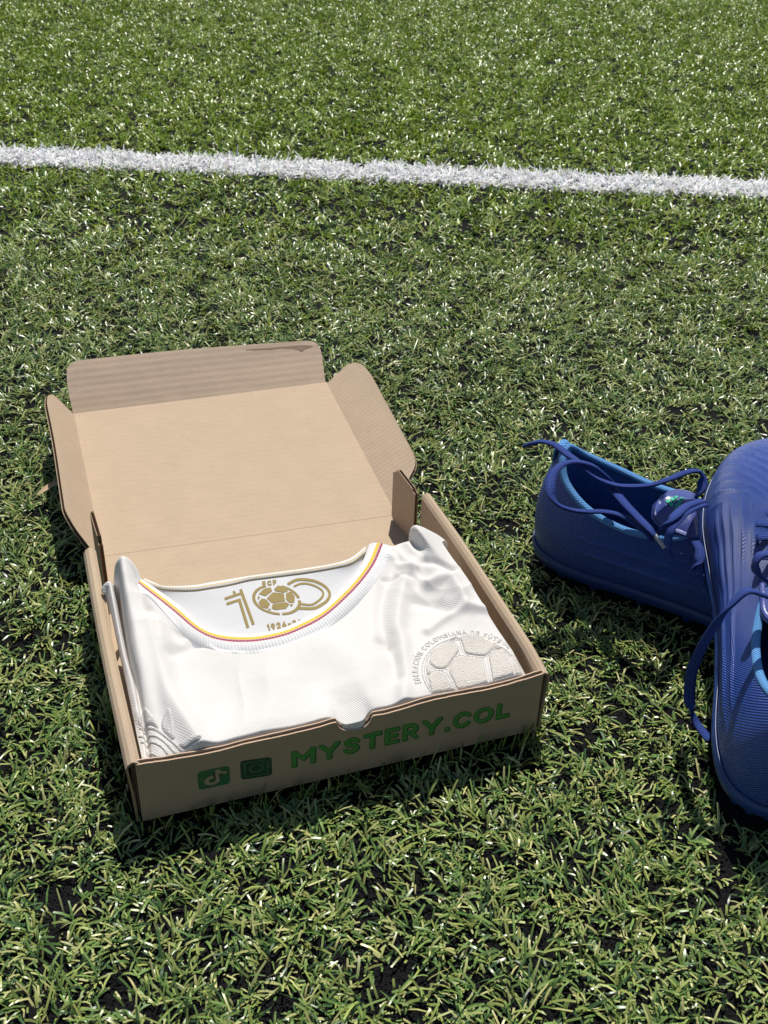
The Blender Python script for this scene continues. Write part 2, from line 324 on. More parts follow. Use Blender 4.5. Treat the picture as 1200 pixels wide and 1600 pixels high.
def sd_text(X, Y, text, x0, y0, h, hw, gap, sx=1.0):
    d = np.full(X.shape, 1e9); x = x0
    for ch in text:
        g, w = sd_glyph((X - x) / (h * sx), (Y - y0) / h, ch, hw)
        d = np.minimum(d, g * h); x += (w + gap) * h * sx
    return d, x - gap * h * sx

# ------------------------------------------------------------------ materials
def mat_simple(name, col, rough=.6, spec=.3, **kw):
    m, t, b = nt_new(name)
    b.inputs['Base Color'].default_value = (*col, 1); b.inputs['Roughness'].default_value = rough
    b.inputs['Specular IOR Level'].default_value = spec
    for k, v in kw.items(): b.inputs[k].default_value = v
    return m

def mat_cardboard(name, base=(.455, .350, .242), flute=None, amp=1.0):
    m, t, b = nt_new(name); n = N(t)
    co = n.coord('Object')
    fib = n.noise(n.mapping(co, (1, 3.2, 3.2)), 900, 3, .6)
    blot = n.noise(co, 55, 5, .6)
    big = n.noise(co, 9, 3, .5)
    speck = n.voronoi(co, 260)[0]
    spot = n.math('LESS_THAN', speck, .11)
    spotm = n.math('MULTIPLY', spot, n.math('GREATER_THAN', n.noise(co, 140, 1), .62))
    dk = tuple(c * .70 for c in base); lt = tuple(min(1, c * 1.22) for c in base)
    c = n.mix(n.math('ADD', n.math('MULTIPLY', fib, .6), n.math('MULTIPLY', blot, .4)), dk, lt)
    c = n.mix(n.math('MULTIPLY', big, .35), c, (base[0] * .92, base[1] * .90, base[2] * .88))
    c = n.mix(n.math('MULTIPLY', spotm, .55), c, (.12, .07, .04))
    t.links.new(c, b.inputs['Base Color'])
    b.inputs['Roughness'].default_value = .82
    b.inputs['Specular IOR Level'].default_value = .2
    h = n.math('ADD', n.math('MULTIPLY', fib, .00014), n.math('MULTIPLY', blot, .0005))
    if flute is not None:
        ax, pitch, depth = flute
        x = n.sep(n.coord('UV'))[ax]
        wob = n.math('MULTIPLY', n.noise(co, 14, 2), pitch * .35)
        s = n.math('SINE', n.math('MULTIPLY', n.math('ADD', x, wob), 2 * math.pi / pitch))
        h = n.math('ADD', h, n.math('MULTIPLY', s, depth))
    t.links.new(n.bump(h, 1.0, 1.0), b.inputs['Normal'])
    return m

M = {}
M['kraft'] = mat_cardboard('kraft_board', flute=(1, .0062, .00003))
M['kraft_flap'] = mat_cardboard('kraft_fluted_board', base=(.47, .36, .25), flute=(0, .0047, .00006))
M['kraft_tuck'] = mat_cardboard('kraft_tuck_board', base=(.47, .36, .262), flute=(1, .0062, .00005))
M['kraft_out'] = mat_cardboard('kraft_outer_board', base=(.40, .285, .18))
M['flute'] = mat_simple('flute_paper', (.30, .20, .12), .9, .1)
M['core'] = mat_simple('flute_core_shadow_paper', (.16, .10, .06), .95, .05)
M['torn'] = mat_simple('torn_paper_edge', (.58, .42, .31), .9, .1)

def mat_ink(name, col, wear=.35, base=(.28, .19, .11)):
    m, t, b = nt_new(name); n = N(t)
    co = n.coord('Object')
    f = n.math('MULTIPLY', n.ramp(n.noise(co, 420, 4, .7), [(.50, (0, 0, 0)), (.75, (1, 1, 1))]), wear)
    t.links.new(n.mix(f, col, base), b.inputs['Base Color'])
    b.inputs['Roughness'].default_value = .7; b.inputs['Specular IOR Level'].default_value = .2
    return m
M['ink'] = mat_ink('green_ink', (.065, .235, .042))
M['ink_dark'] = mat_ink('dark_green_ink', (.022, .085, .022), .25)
M['ink_icon'] = mat_ink('green_icon_ink', (.035, .125, .045), .35)
M['ink_icon_dark'] = mat_ink('dark_icon_ink', (.016, .055, .026), .3)
M['ink_brown'] = mat_ink('brown_ink', (.075, .05, .028), .3)

def mat_cloth(name, base, scale=1.0, depth=.00004, var=.02, sub=.0):
    m, t, b = nt_new(name); n = N(t)
    uv = n.sep(n.coord('UV'))
    p = .0013 * scale
    diag = n.math('SINE', n.math('MULTIPLY', n.math('ADD', uv[0], n.math('MULTIPLY', uv[1], .75)), 2 * math.pi / p))
    cross = n.math('SINE', n.math('MULTIPLY', n.math('SUBTRACT', uv[1], n.math('MULTIPLY', uv[0], .4)), 2 * math.pi / (p * .72)))
    co = n.coord('Object')
    fine = n.noise(co, 2600, 2)
    h = n.math('ADD', n.math('MULTIPLY', diag, depth), n.math('MULTIPLY', cross, depth * .45))
    h = n.math('ADD', h, n.math('MULTIPLY', fine, depth * .8))
    h = n.math('ADD', h, n.math('MULTIPLY', n.noise(co, 70, 3), .0006))
    c = n.mix(n.noise(co, 60, 3), tuple(x * (1 - var) for x in base), base)
    t.links.new(c, b.inputs['Base Color'])
    b.inputs['Roughness'].default_value = .58
    b.inputs['Specular IOR Level'].default_value = .35
    b.inputs['Sheen Weight'].default_value = .15
    t.links.new(n.bump(h, 1.0, 1.0), b.inputs['Normal'])
    if sub:
        tr = n.node('ShaderNodeBsdfTranslucent'); tr.inputs['Color'].default_value = (*base, 1)
        mx = n.node('ShaderNodeMixShader'); mx.inputs[0].default_value = sub
        t.links.new(b.outputs[0], mx.inputs[1]); t.links.new(tr.outputs[0], mx.inputs[2])
        t.links.new(mx.outputs[0], t.nodes['Material Output'].inputs[0])
    return m
M['shirt'] = mat_cloth('white_knit_cloth', (.71, .685, .645), sub=.12)
M['shirt_in'] = mat_cloth('inner_neck_cloth', (.64, .64, .64), .8, .00005, sub=.10)

def mat_thread(name, base, base2):
    m, t, b = nt_new(name); n = N(t)
    co = n.coord('Object')
    a = n.noise(n.mapping(co, (1, 2.6, 1), (0, 0, .5)), 900, 3, .7)
    v = n.voronoi(co, 1500)[0]
    t.links.new(n.mix(a, base2, base), b.inputs['Base Color'])
    b.inputs['Roughness'].default_value = .5; b.inputs['Specular IOR Level'].default_value = .4
    h = n.math('ADD', n.math('MULTIPLY', a, .0005), n.math('MULTIPLY', v, .0005))
    t.links.new(n.bump(h, 1.0, 1.0), b.inputs['Normal'])
    return m
M['thread'] = mat_thread('cream_embroidery_thread', (.73, .685, .615), (.60, .55, .48))
M['thread_w'] = mat_thread('white_embroidery_thread', (.72, .70, .665), (.56, .54, .50))
M['gold'] = mat_ink('gold_print', (.265, .200, .068), .12, (.42, .33, .15))

def mat_collar():
    m, t, b = nt_new('ribbed_collar_knit'); n = N(t)
    uv = n.sep(n.coord('UV'))
    u, v = uv[0], uv[1]
    tooth = n.math('MULTIPLY', n.math('SINE', n.math('MULTIPLY', u, 2 * math.pi / .0012)), .018)
    v = n.math('ADD', v, tooth)
    w = (.71, .70, .68)
    c = n.ramp(v, [(0, w), (.30, (.80, .50, .06)), (.42, (.40, .38, .40)), (.458, (.36, .028, .085)), (.535, w)])
    t.nodes[-1].color_ramp.interpolation = 'CONSTANT' if hasattr(t.nodes[-1], 'color_ramp') else 'LINEAR'
    for nd in t.nodes:
        if nd.type == 'VALTORGB': nd.color_ramp.interpolation = 'CONSTANT'
    t.links.new(c, b.inputs['Base Color'])
    b.inputs['Roughness'].default_value = .75; b.inputs['Specular IOR Level'].default_value = .2
    co = n.coord('Object')
    t.links.new(n.bump(n.math('MULTIPLY', n.noise(co, 1800, 2), .0002), 1, 1), b.inputs['Normal'])
    return m
M['collar'] = mat_collar()
def mat_band():
    m, t, b = nt_new('back_collar_knit'); n = N(t)
    uv = n.sep(n.coord('UV'))
    tooth = n.math('MULTIPLY', n.math('SINE', n.math('MULTIPLY', uv[0], 2 * math.pi / .0014)), .03)
    v = n.math('ADD', uv[1], tooth)
    w = (.71, .70, .68)
    c = n.ramp(v, [(0, (.40, .30, .15)), (.10, w), (.36, (.80, .52, .10)), (.50, w)])
    for nd in t.nodes:
        if nd.type == 'VALTORGB': nd.color_ramp.interpolation = 'CONSTANT'
    t.links.new(c, b.inputs['Base Color'])
    b.inputs['Roughness'].default_value = .75
    return m
M['band'] = mat_band()

def mat_shoe(name, base, micro=.00012, pitch=.0013, rough=.36, spec=.5, coat=0):
    m, t, b = nt_new(name); n = N(t)
    uv = n.sep(n.coord('UV')); co = n.coord('Object')
    a = n.math('SINE', n.math('MULTIPLY', uv[0], 2 * math.pi / pitch))
    c = n.math('SINE', n.math('MULTIPLY', uv[1], 2 * math.pi / pitch))
    h = n.math('MULTIPLY', n.math('MULTIPLY', a, c), micro)
    h = n.math('ADD', h, n.math('MULTIPLY', n.noise(co, 130, 4), .0006))
    col = n.mix(n.noise(co, 45, 4, .6), tuple(x * .88 for x in base), tuple(x * 1.1 for x in base))
    dust = n.ramp(n.noise(co, 240, 5, .75), [(.60, (0, 0, 0)), (.80, (1, 1, 1))])
    col = n.mix(n.math('MULTIPLY', dust, .05), col, (.25, .24, .22))
    t.links.new(col, b.inputs['Base Color'])
    r = n.math('ADD', n.math('MULTIPLY', n.noise(co, 90, 3), .25), rough - .12)
    t.links.new(r, b.inputs['Roughness'])
    b.inputs['Specular IOR Level'].default_value = spec
    if coat:
        b.inputs['Coat Weight'].default_value = coat; b.inputs['Coat Roughness'].default_value = .26
        t.links.new(n.bump(h, .8, 1), b.inputs['Coat Normal'])
    t.links.new(n.bump(h, 1, 1), b.inputs['Normal'])
    return m
M['upper'] = mat_shoe('blue_synthetic_upper', (.020, .066, .32), .00034, .0021, .36, .5, .35)
M['sole'] = mat_shoe('blue_rubber_sole', (.015, .050, .20), .00002, .003, .42)
M['welt'] = mat_simple('sole_edge_rubber', (.025, .05, .15), .38, .5)
def mat_lace():
    m, t, b = nt_new('blue_woven_lace'); n = N(t)
    uv = n.sep(n.coord('UV')); co = n.coord('Object')
    a = n.math('SINE', n.math('MULTIPLY', uv[1], 2 * math.pi / .00105))
    z = n.math('SINE', n.math('ADD', n.math('MULTIPLY', uv[0], 2 * math.pi / .0010), n.math('MULTIPLY', a, 1.2)))
    f = n.math('MULTIPLY_ADD', n.math('ADD', a, n.math('MULTIPLY', z, .5)), .33, .5, clamp=True)
    c = n.mix(f, (.008, .022, .12), (.024, .065, .32))
    t.links.new(n.mix(n.math('MULTIPLY', n.noise(co, 300, 3), .25), c, (.05, .08, .26)), b.inputs['Base Color'])
    b.inputs['Roughness'].default_value = .7; b.inputs['Specular IOR Level'].default_value = .25
    t.links.new(n.bump(n.math('ADD', n.math('MULTIPLY', a, .00018), n.math('MULTIPLY', z, .00010)), 1, 1), b.inputs['Normal'])
    return m
M['lace'] = mat_lace()
M['aglet'] = mat_simple('clear_lace_tip', (.42, .42, .46), .2, .6)
M['tongue'] = mat_shoe('blue_tongue', (.045, .065, .24), .00001, .002, .34)
M['tonguelogo'] = mat_simple('mint_print', (.03, .42, .25), .6, .3)
def mat_mesh(name, ca, cb, pitch=.0017):
    m, t, b = nt_new(name); n = N(t)
    uv = n.sep(n.coord('UV'))
    s1 = n.math('SINE', n.math('MULTIPLY', n.math('ADD', uv[0], uv[1]), 2 * math.pi / pitch))
    s2 = n.math('SINE', n.math('MULTIPLY', n.math('SUBTRACT', uv[0], n.math('MULTIPLY', uv[1], .8)), 2 * math.pi / pitch))
    h = n.math('MAXIMUM', s1, s2)
    f = n.math('MULTIPLY_ADD', h, .5, .5, clamp=True)
    t.links.new(n.mix(f, ca, cb), b.inputs['Base Color'])
    b.inputs['Roughness'].default_value = .8
    t.links.new(n.bump(n.math('MULTIPLY', h, .00025), 1, 1), b.inputs['Normal'])
    return m
M['collar_mesh'] = mat_mesh('light_blue_mesh', (.02, .08, .26), (.12, .36, .72))
M['lining'] = mat_mesh('blue_lining', (.02, .07, .22), (.035, .12, .34), .0022)
M['insole'] = mat_simple('blue_insole', (.02, .06, .20), .8, .2)
M['insole_patch'] = mat_simple('green_insole_print', (.01, .20, .09), .7, .2)

def mat_ground():
    m, t, b = nt_new('rubber_infill_ground'); n = N(t)
    co = n.coord('Object')
    v = n.voronoi(co, 620); v2 = n.voronoi(co, 330)
    geo = n.node('ShaderNodeNewGeometry')
    d = n.node('ShaderNodeVectorMath', operation='LENGTH'); t.links.new(geo.outputs['Position'], d.inputs[0])
    far = n.math('MULTIPLY', n.math('SUBTRACT', d.outputs['Value'], 2.6), .9, clamp=True)
    near = n.mix(v[0], (.008, .008, .0085), (.003, .003, .0035))
    grass = n.mix(n.noise(co, 160, 5, .7), (.030, .055, .012), (.085, .125, .035))
    t.links.new(n.mix(far, near, grass), b.inputs['Base Color'])
    b.inputs['Roughness'].default_value = .8; b.inputs['Specular IOR Level'].default_value = .12
    h = n.math('ADD', n.math('MULTIPLY', v[0], -.9), n.math('MULTIPLY', v2[0], -.6))
    t.links.new(n.bump(n.math('MULTIPLY', h, .0016), 1, 1), b.inputs['Normal'])
    return m
M['ground'] = mat_ground()
M['granule'] = mat_simple('rubber_granule', (.008, .008, .009), .7, .2)

def mat_blade(name, rough=.33, spec=.48, trans=.15):
    m, t, b = nt_new(name); n = N(t)
    a = n.node('ShaderNodeAttribute', attribute_name='tint')
    t.links.new(a.outputs['Color'], b.inputs['Base Color'])
    b.inputs['Roughness'].default_value = rough; b.inputs['Specular IOR Level'].default_value = spec
    tr = n.node('ShaderNodeBsdfTranslucent'); t.links.new(a.outputs['Color'], tr.inputs['Color'])
    mx = n.node('ShaderNodeMixShader'); mx.inputs[0].default_value = trans
    t.links.new(b.outputs[0], mx.inputs[1]); t.links.new(tr.outputs[0], mx.inputs[2])
    t.links.new(mx.outputs[0], t.nodes['Material Output'].inputs[0])
    return m
M['blade'] = mat_blade('turf_fibre')
M['blade_w'] = mat_blade('white_turf_fibre', .5, .4, .3)

# ------------------------------------------------------------------ ground
GZ = -.0085
gv = [(-120, -120, GZ), (120, -120, GZ), (120, 120, GZ), (-120, 120, GZ)]
ground = tag(mesh_obj('ground', gv, [(0, 1, 2, 3)], M['ground'], smooth=False), kind='structure')

# ---- shoe poses (needed by the turf, which is pressed flat under the soles)
def pose(heel, axis, pitch, roll, scale):
    ax = Vector((axis[0], axis[1], 0)).normalized()
    lf = Vector((-ax.y, ax.x, 0))
    m = Matrix.Identity(4)
    for i in range(3): m[i][0] = ax[i]; m[i][1] = lf[i]; m[i][2] = (0, 0, 1)[i]
    m = m @ Matrix.Rotation(-pitch, 4, 'Y') @ Matrix.Rotation(roll, 4, 'X') @ Matrix.Scale(scale, 4)
    m.translation = heel
    return m
POSE1 = pose(**SHOE1)
POSE2 = pose(**SHOE2)
SL = .285
OUTL = [(0, 0), (.012, .0152), (.055, .0262), (.15, .0315), (.3, .0310), (.45, .0325), (.6, .0390), (.72, .0435), (.83, .0420), (.92, .0330), (.975, .0185), (1, 0)]

def point_in(px, py, poly):
    P = np.asarray(poly); ins = np.zeros(px.shape, bool)
    for i in range(len(P)):
        a, b = P[i], P[(i + 1) % len(P)]
        c = ((a[1] <= py) & (b[1] > py)) | ((b[1] <= py) & (a[1] > py))
        ins ^= c & (px < a[0] + (py - a[1]) / (b[1] - a[1] + 1e-18) * (b[0] - a[0]))
    return ins

def sole_poly(P, x0, x1, sc=.93):
    l = [(x, y) for x, y in OUTL if x0 <= x <= x1]
    loc = [(x * SL, y * sc) for x, y in l] + [(x * SL, -y * sc) for x, y in l[::-1]]
    return [tuple((P @ Vector((x, y, 0)))[:2]) for x, y in loc]

BW, BD = .23, .1877
lidq = [np.array(q) for q in BAKED['lid']]
FOOT = [[(.0005, .0008), (BW - .0005, .0008), (BW - .0005, BD), (.0005, BD)],
        [(.004, BD), (BW - .004, BD), tuple(lidq[1][:2]), tuple(lidq[0][:2])],
        [tuple(lidq[0][:2]), tuple(lidq[1][:2]), tuple(lidq[2][:2]), tuple(lidq[3][:2])]]
LINE_P = np.array([-.0055, 1.2625]); LINE_D = np.array([.928, -.373]); LINE_N = np.array([.373, .928])
LINE_W = .064

def blades(n_tufts, sampler, seed):
    """arrays of blade control points; tufts of fibres that splay out of one stitch"""
    r = np.random.default_rng(seed)
    x, y = sampler(n_tufts, r)
    k = r.integers(3, 8, n_tufts)
    tid = np.repeat(np.arange(n_tufts), k)
    n = len(tid)
    bx = x[tid] + r.normal(0, .0016, n); by = y[tid] + r.normal(0, .0016, n)
    tuft_az = r.uniform(0, 2 * math.pi, n_tufts)
    az = np.where(r.random(n) < .30, tuft_az[tid] + r.normal(0, .5, n), r.uniform(0, 2 * math.pi, n))
    # trodden patches: neighbouring fibres lie the same way
    lay = 3.1 * np.sin(bx * 31 + 2.1 * np.sin(by * 17)) + 2.6 * np.sin(by * 27 - 1.7 * np.sin(bx * 13) + 1)
    az = np.where(r.random(n) < .42, lay + r.normal(0, .55, n), az)
    # thin spots where the crumb shows
    thin = .8 * np.sin(bx * 190 + 2 * np.sin(by * 120)) * np.sin(by * 220 + 2 * np.sin(bx * 140 + 1)) + .35 * np.sin(bx * 240) * np.sin(by * 230)
    keep = r.random(n) > np.clip(thin * 1.0 - .05, 0, .75)
    return bx[keep], by[keep], az[keep], r

def emit_blades(name, bx, by, az, r, mat, palette, lscale=1.0, width=(.0009, .0014), segs=3, lean=1.0, kind='stuff', reject=True, upright=False):
    n = len(bx)
    ln = r.gamma(9, .0016, n) * lscale
    ln = np.clip(ln, .006, .025)
    e0 = np.radians(r.uniform(40, 85, n)); e1 = np.radians(np.clip(r.normal(4, 20, n), -30, 60)) / lean
    if upright:
        ln = r.uniform(.012, .019, n); e0 = np.radians(r.uniform(72, 89, n)); e1 = np.radians(r.uniform(50, 88, n))
    w = r.uniform(*width, n)
    curl = r.normal(0, .22, n)
    tw0 = r.normal(0, .5, n)
    pts = np.empty((n, segs + 1, 3)); pts[:, 0] = np.stack([bx, by, np.full(n, GZ - .001)], 1)
    step = ln / segs
    for s in range(segs):
        t = (s + .6) / segs
        e = e0 + (e1 - e0) * t ** .8
        a = az + curl * t
        pts[:, s + 1] = pts[:, s] + np.stack([np.cos(e) * np.cos(a), np.cos(e) * np.sin(a), np.sin(e)], 1) * step[:, None]
    low = pts[:, :, 2].min(1) < GZ - .002
    pts[:, :, 2] = np.maximum(pts[:, :, 2], GZ + .0006 * (np.arange(segs + 1) > 0) - .001 * (np.arange(segs + 1) == 0))
    keep = np.ones(n, bool)
    if reject:
        for poly in FOOT + [sole_poly(POSE1, 0, 1), sole_poly(POSE2, 0, .3)]:
            for s in range(segs + 1): keep &= ~point_in(pts[:, s, 0], pts[:, s, 1], poly)
    pts = pts[keep]; az = az[keep]; w = w[keep]; tw0 = tw0[keep]; n = len(pts)
    side = np.stack([-np.sin(az), np.cos(az), np.zeros(n)], 1)
    V = np.empty((n, segs + 1, 2, 3))
    up = np.array([0, 0, 1.0])
    for s in range(segs + 1):
        a = tw0 * (s / segs)
        sd = side * np.cos(a)[:, None] + up * np.sin(a)[:, None]
        ws = w * (1.0 if s < segs else .82)
        V[:, s, 0] = pts[:, s] - sd * ws[:, None] / 2; V[:, s, 1] = pts[:, s] + sd * ws[:, None] / 2
    nv = (segs + 1) * 2
    base = (np.arange(n) * nv)[:, None, None]
    q = np.array([[2 * s, 2 * s + 1, 2 * s + 3, 2 * s + 2] for s in range(segs)])[None]
    F = (base + q).reshape(-1, 4)
    me = bpy.data.meshes.new(name)
    me.vertices.add(n * nv); me.vertices.foreach_set('co', V.astype(np.float32).ravel())
    me.loops.add(F.size); me.loops.foreach_set('vertex_index', F.astype(np.int32).ravel())
    me.polygons.add(len(F)); me.polygons.foreach_set('loop_start', np.arange(0, F.size, 4, dtype=np.int32))
    me.polygons.foreach_set('use_smooth', np.ones(len(F), dtype=bool))
    me.update(calc_edges=True)
    def pick(pl):
        a = np.array(pl[0]); return a[r.choice(len(a), n, p=np.array(pl[1]) / sum(pl[1]))]
    if palette is NEARPAL:
        # more field-green tints with growing distance from the camera
        dd = (pts[:, 0, :2] - CAMXY) @ FW
        col0 = np.where((r.random(n) < np.clip((dd - .95) / .8, 0, 1))[:, None], pick(FARPAL), pick(NEARPAL))
    else: col0 = pick(palette)
    col = col0 * r.uniform(.75, 1.25, n)[:, None] * r.uniform(.94, 1.06, (n, 3))
    col = np.clip(np.c_[col, np.ones(n)], 0, 1)
    at = me.color_attributes.new('tint', 'FLOAT_COLOR', 'POINT')
    at.data.foreach_set('color', np.repeat(col, nv, axis=0).astype(np.float32).ravel())
    me.materials.append(mat)
    o = bpy.data.objects.new(name, me); COL.objects.link(o)
    o['kind'] = kind
    return o

CAMXY = np.array(BAKED['cam_pos'][:2]); FW = np.array([.338, .941]); RT = np.array([.941, -.338])
def sector(d0, d1, margin, slope=.40):
    """points in the strip of pitch ahead of the camera, d0..d1 metres off"""
    def f(n, r):
        X = []; Y = []; c = 0
        while c < n:
            d = r.uniform(d0, d1, n * 2); wmax = slope * d1 + margin
            s = r.uniform(-wmax, wmax, n * 2)
            ok = np.abs(s) < slope * d + margin
            d, s = d[ok], s[ok]
            X.append(CAMXY[0] + FW[0] * d + RT[0] * s); Y.append(CAMXY[1] + FW[1] * d + RT[1] * s); c += len(d)
        return np.concatenate(X)[:n], np.concatenate(Y)[:n]
    area = (d1 - d0) * (slope * (d0 + d1) + 2 * margin)
    return f, area

NEARPAL = ([(.275, .325, .085), (.110, .195, .046), (.185, .275, .070), (.440, .445, .175), (.048, .100, .034)], [4, 3, 4, 2.3, 2])
FARPAL = ([(.250, .350, .020), (.165, .275, .014), (.340, .410, .045), (.095, .165, .010)], [4, 4, 2, 1.6])

def in_line(x, y, r=None):
    t = (np.stack([x, y], 1) - LINE_P) @ LINE_N
    wob = 0 if r is None else r.normal(0, .0022, len(x))
    return (t + wob < .004) & (t + wob > .004 - LINE_W)

def lawn(name, d0, d1, margin, tufts_m2, seed, pal, **kw):
    f, area = sector(d0, d1, margin)
    bx, by, az, r = blades(int(area * tufts_m2), f, seed)
    m = in_line(bx, by, r)
    white.append((bx[m], by[m], az[m]))
    m = ~m
    return emit_blades(name, bx[m], by[m], az[m], r, M['blade'], pal, **kw)
white = []
# fibres bent up along the foot of the box
_r = np.random.default_rng(44)
_t = _r.random(230)
bx = np.where(_t < .72, _t / .72 * BW, -.0012 - .003 * _r.random(230)); by = np.where(_t < .72, -.0012 - .0035 * _r.random(230), (_t - .72) / .28 * BD)
tag(emit_blades('edge_grass', bx, by, _r.uniform(math.pi * .9, math.pi * 2.1, 230), _r, M['blade'], NEARPAL, width=(.0008, .0013), upright=True), 'grass blades bent up against the foot of the cardboard box', 'grass')
tag(lawn('turf_grass', .12, .62, .16, 37000 * DENS, 1, NEARPAL, width=(.0008, .0013), lscale=.62), 'short olive green artificial grass blades in black crumb around the box', 'grass')
tag(lawn('turf_grass', .62, 1.25, .18, 32000 * DENS, 2, NEARPAL, width=(.0008, .0013), lscale=.66, segs=2), 'green artificial grass stretching from the open lid back towards the white line', 'grass')
tag(lawn('turf_grass', 1.25, 3.25, .10, 16500 * DENS, 3, NEARPAL, lscale=.74, width=(.0012, .0019), segs=2, lean=.75), 'bright green artificial grass around and beyond the white line', 'grass')
tag(lawn('turf_grass', 3.25, 4.7, .2, 2800 * DENS, 4, FARPAL, lscale=1.3, width=(.003, .0045), segs=2, lean=.8), 'far green artificial grass at the top of the picture', 'grass')
for _ in range(2): white.append(tuple(np.concatenate([w_[k] for w_ in white]) + np.random.default_rng(3).normal(0, (.003, .003, 2)[k], sum(len(w_[0]) for w_ in white)) for k in range(3)))
def flank(n, r):
    x, y = sector(.02, 4.6, .55, .85)[0](int(n * 1.9), r)
    d = (np.stack([x, y], 1) - CAMXY) @ FW; s_ = np.abs((np.stack([x, y], 1) - CAMXY) @ RT)
    out = s_ > .40 * d + np.where(d < .62, .15, np.where(d < 1.25, .17, np.where(d < 3.25, .095, .19)))
    return x[out][:n], y[out][:n]
_c = flank(14000, np.random.default_rng(30))
bx, by, az, r = blades(len(_c[0]), lambda n, r: _c, 31)
m = in_line(bx, by, r); white.append((bx[m], by[m], az[m])); m = ~m
tag(emit_blades('turf_grass', bx[m], by[m], az[m], r, M['blade'], NEARPAL, lscale=1.0, width=(.0030, .0050), segs=2), 'artificial grass carrying on to both sides of the picture', 'grass')
wx = np.concatenate([w_[0] for w_ in white]); wy = np.concatenate([w_[1] for w_ in white]); wa = np.concatenate([w_[2] for w_ in white])
emit_blades('white_line', wx, wy, wa, np.random.default_rng(9), M['blade_w'],
            ([(.90, .90, .89), (.86, .86, .85), (.74, .74, .73)], [6, 3, 1]), lscale=.82, width=(.0016, .0026), segs=2, lean=.8, kind='structure', reject=False)

# ---- loose rubber crumb
def granules():
    r = np.random.default_rng(21)
    f, area = sector(.14, .75, .03)
    n = int(38000 * DENS)
    x, y = f(n, r)
    keep = np.ones(n, bool)
    for poly in FOOT: keep &= ~point_in(x, y, poly)
    x, y = x[keep], y[keep]; n = len(x)
    s = r.uniform(.0004, .0011, n)
    z = GZ + s * .4 + np.abs(r.normal(0, .0008, n))
    base = np.array([(1, 0, 0), (0, 1, 0), (-1, 0, 0), (0, -1, 0), (0, 0, 1), (0, 0, -1)], float)
    V = base[None] * s[:, None, None] * r.uniform(.5, 1.2, (n, 6, 1))
    a = r.uniform(0, 6.3, n); b = r.uniform(0, 6.3, n)
    ca, sa, cb, sb = np.cos(a), np.sin(a), np.cos(b), np.sin(b)
    Rz = np.zeros((n, 3, 3)); Rz[:, 0, 0] = ca; Rz[:, 0, 1] = -sa; Rz[:, 1, 0] = sa; Rz[:, 1, 1] = ca; Rz[:, 2, 2] = 1
    Rx = np.zeros((n, 3, 3)); Rx[:, 0, 0] = 1; Rx[:, 1, 1] = cb; Rx[:, 1, 2] = -sb; Rx[:, 2, 1] = sb; Rx[:, 2, 2] = cb
    V = np.einsum('nij,nkj->nki', Rz @ Rx, V) + np.stack([x, y, z], 1)[:, None]
    T = np.array([(0, 1, 4), (1, 2, 4), (2, 3, 4), (3, 0, 4), (1, 0, 5), (2, 1, 5), (3, 2, 5), (0, 3, 5)])
    F = (np.arange(n) * 6)[:, None, None] + T[None]
    F = F.reshape(-1, 3)
    me = bpy.data.meshes.new('rubber_crumb')
    me.vertices.add(n * 6); me.vertices.foreach_set('co', V.astype(np.float32).ravel())
    me.loops.add(F.size); me.loops.foreach_set('vertex_index', F.astype(np.int32).ravel())
    me.polygons.add(len(F)); me.polygons.foreach_set('loop_start', np.arange(0, F.size, 3, dtype=np.int32))
    me.update(calc_edges=True); me.materials.append(M['granule'])
    o = bpy.data.objects.new('rubber_crumb', me); COL.objects.link(o)
    tag(o, 'loose black rubber crumb lying between the grass blades', 'rubber crumb', kind='stuff')
granules()

# ------------------------------------------------------------------ the box
box = tag(empty('cardboard_box', (0, 0, 0)), 'open brown cardboard mailer box with green lettering, lid folded back on the grass', 'box')

def round_poly(pts, rad, n=7):
    P = [np.array(q, float) for q in pts]; out = []
    for i, q in enumerate(P):
        r = rad[i] if hasattr(rad, '__len__') else rad
        a, b = P[i - 1] - q, P[(i + 1) % len(P)] - q
        la, lb = np.linalg.norm(a), np.linalg.norm(b)
        d = min(r, la * .45, lb * .45)
        if d < 1e-5: out.append(q); continue
        p0, p1 = q + a / la * d, q + b / lb * d
        for t in np.linspace(0, 1, n): out.append((1 - t) ** 2 * p0 + 2 * t * (1 - t) * q + t * t * p1)
    return np.array(out)

def poly_offset(P, d):
    """inset of a counter-clockwise outline"""
    nxt = np.roll(P, -1, 0) - P; prv = P - np.roll(P, 1, 0)
    def nrm(e): return np.stack([-e[:, 1], e[:, 0]], 1) / (np.linalg.norm(e, axis=1)[:, None] + 1e-12)
    m = nrm(nxt) + nrm(prv); m /= np.linalg.norm(m, axis=1)[:, None] + 1e-12
    return P + m * d

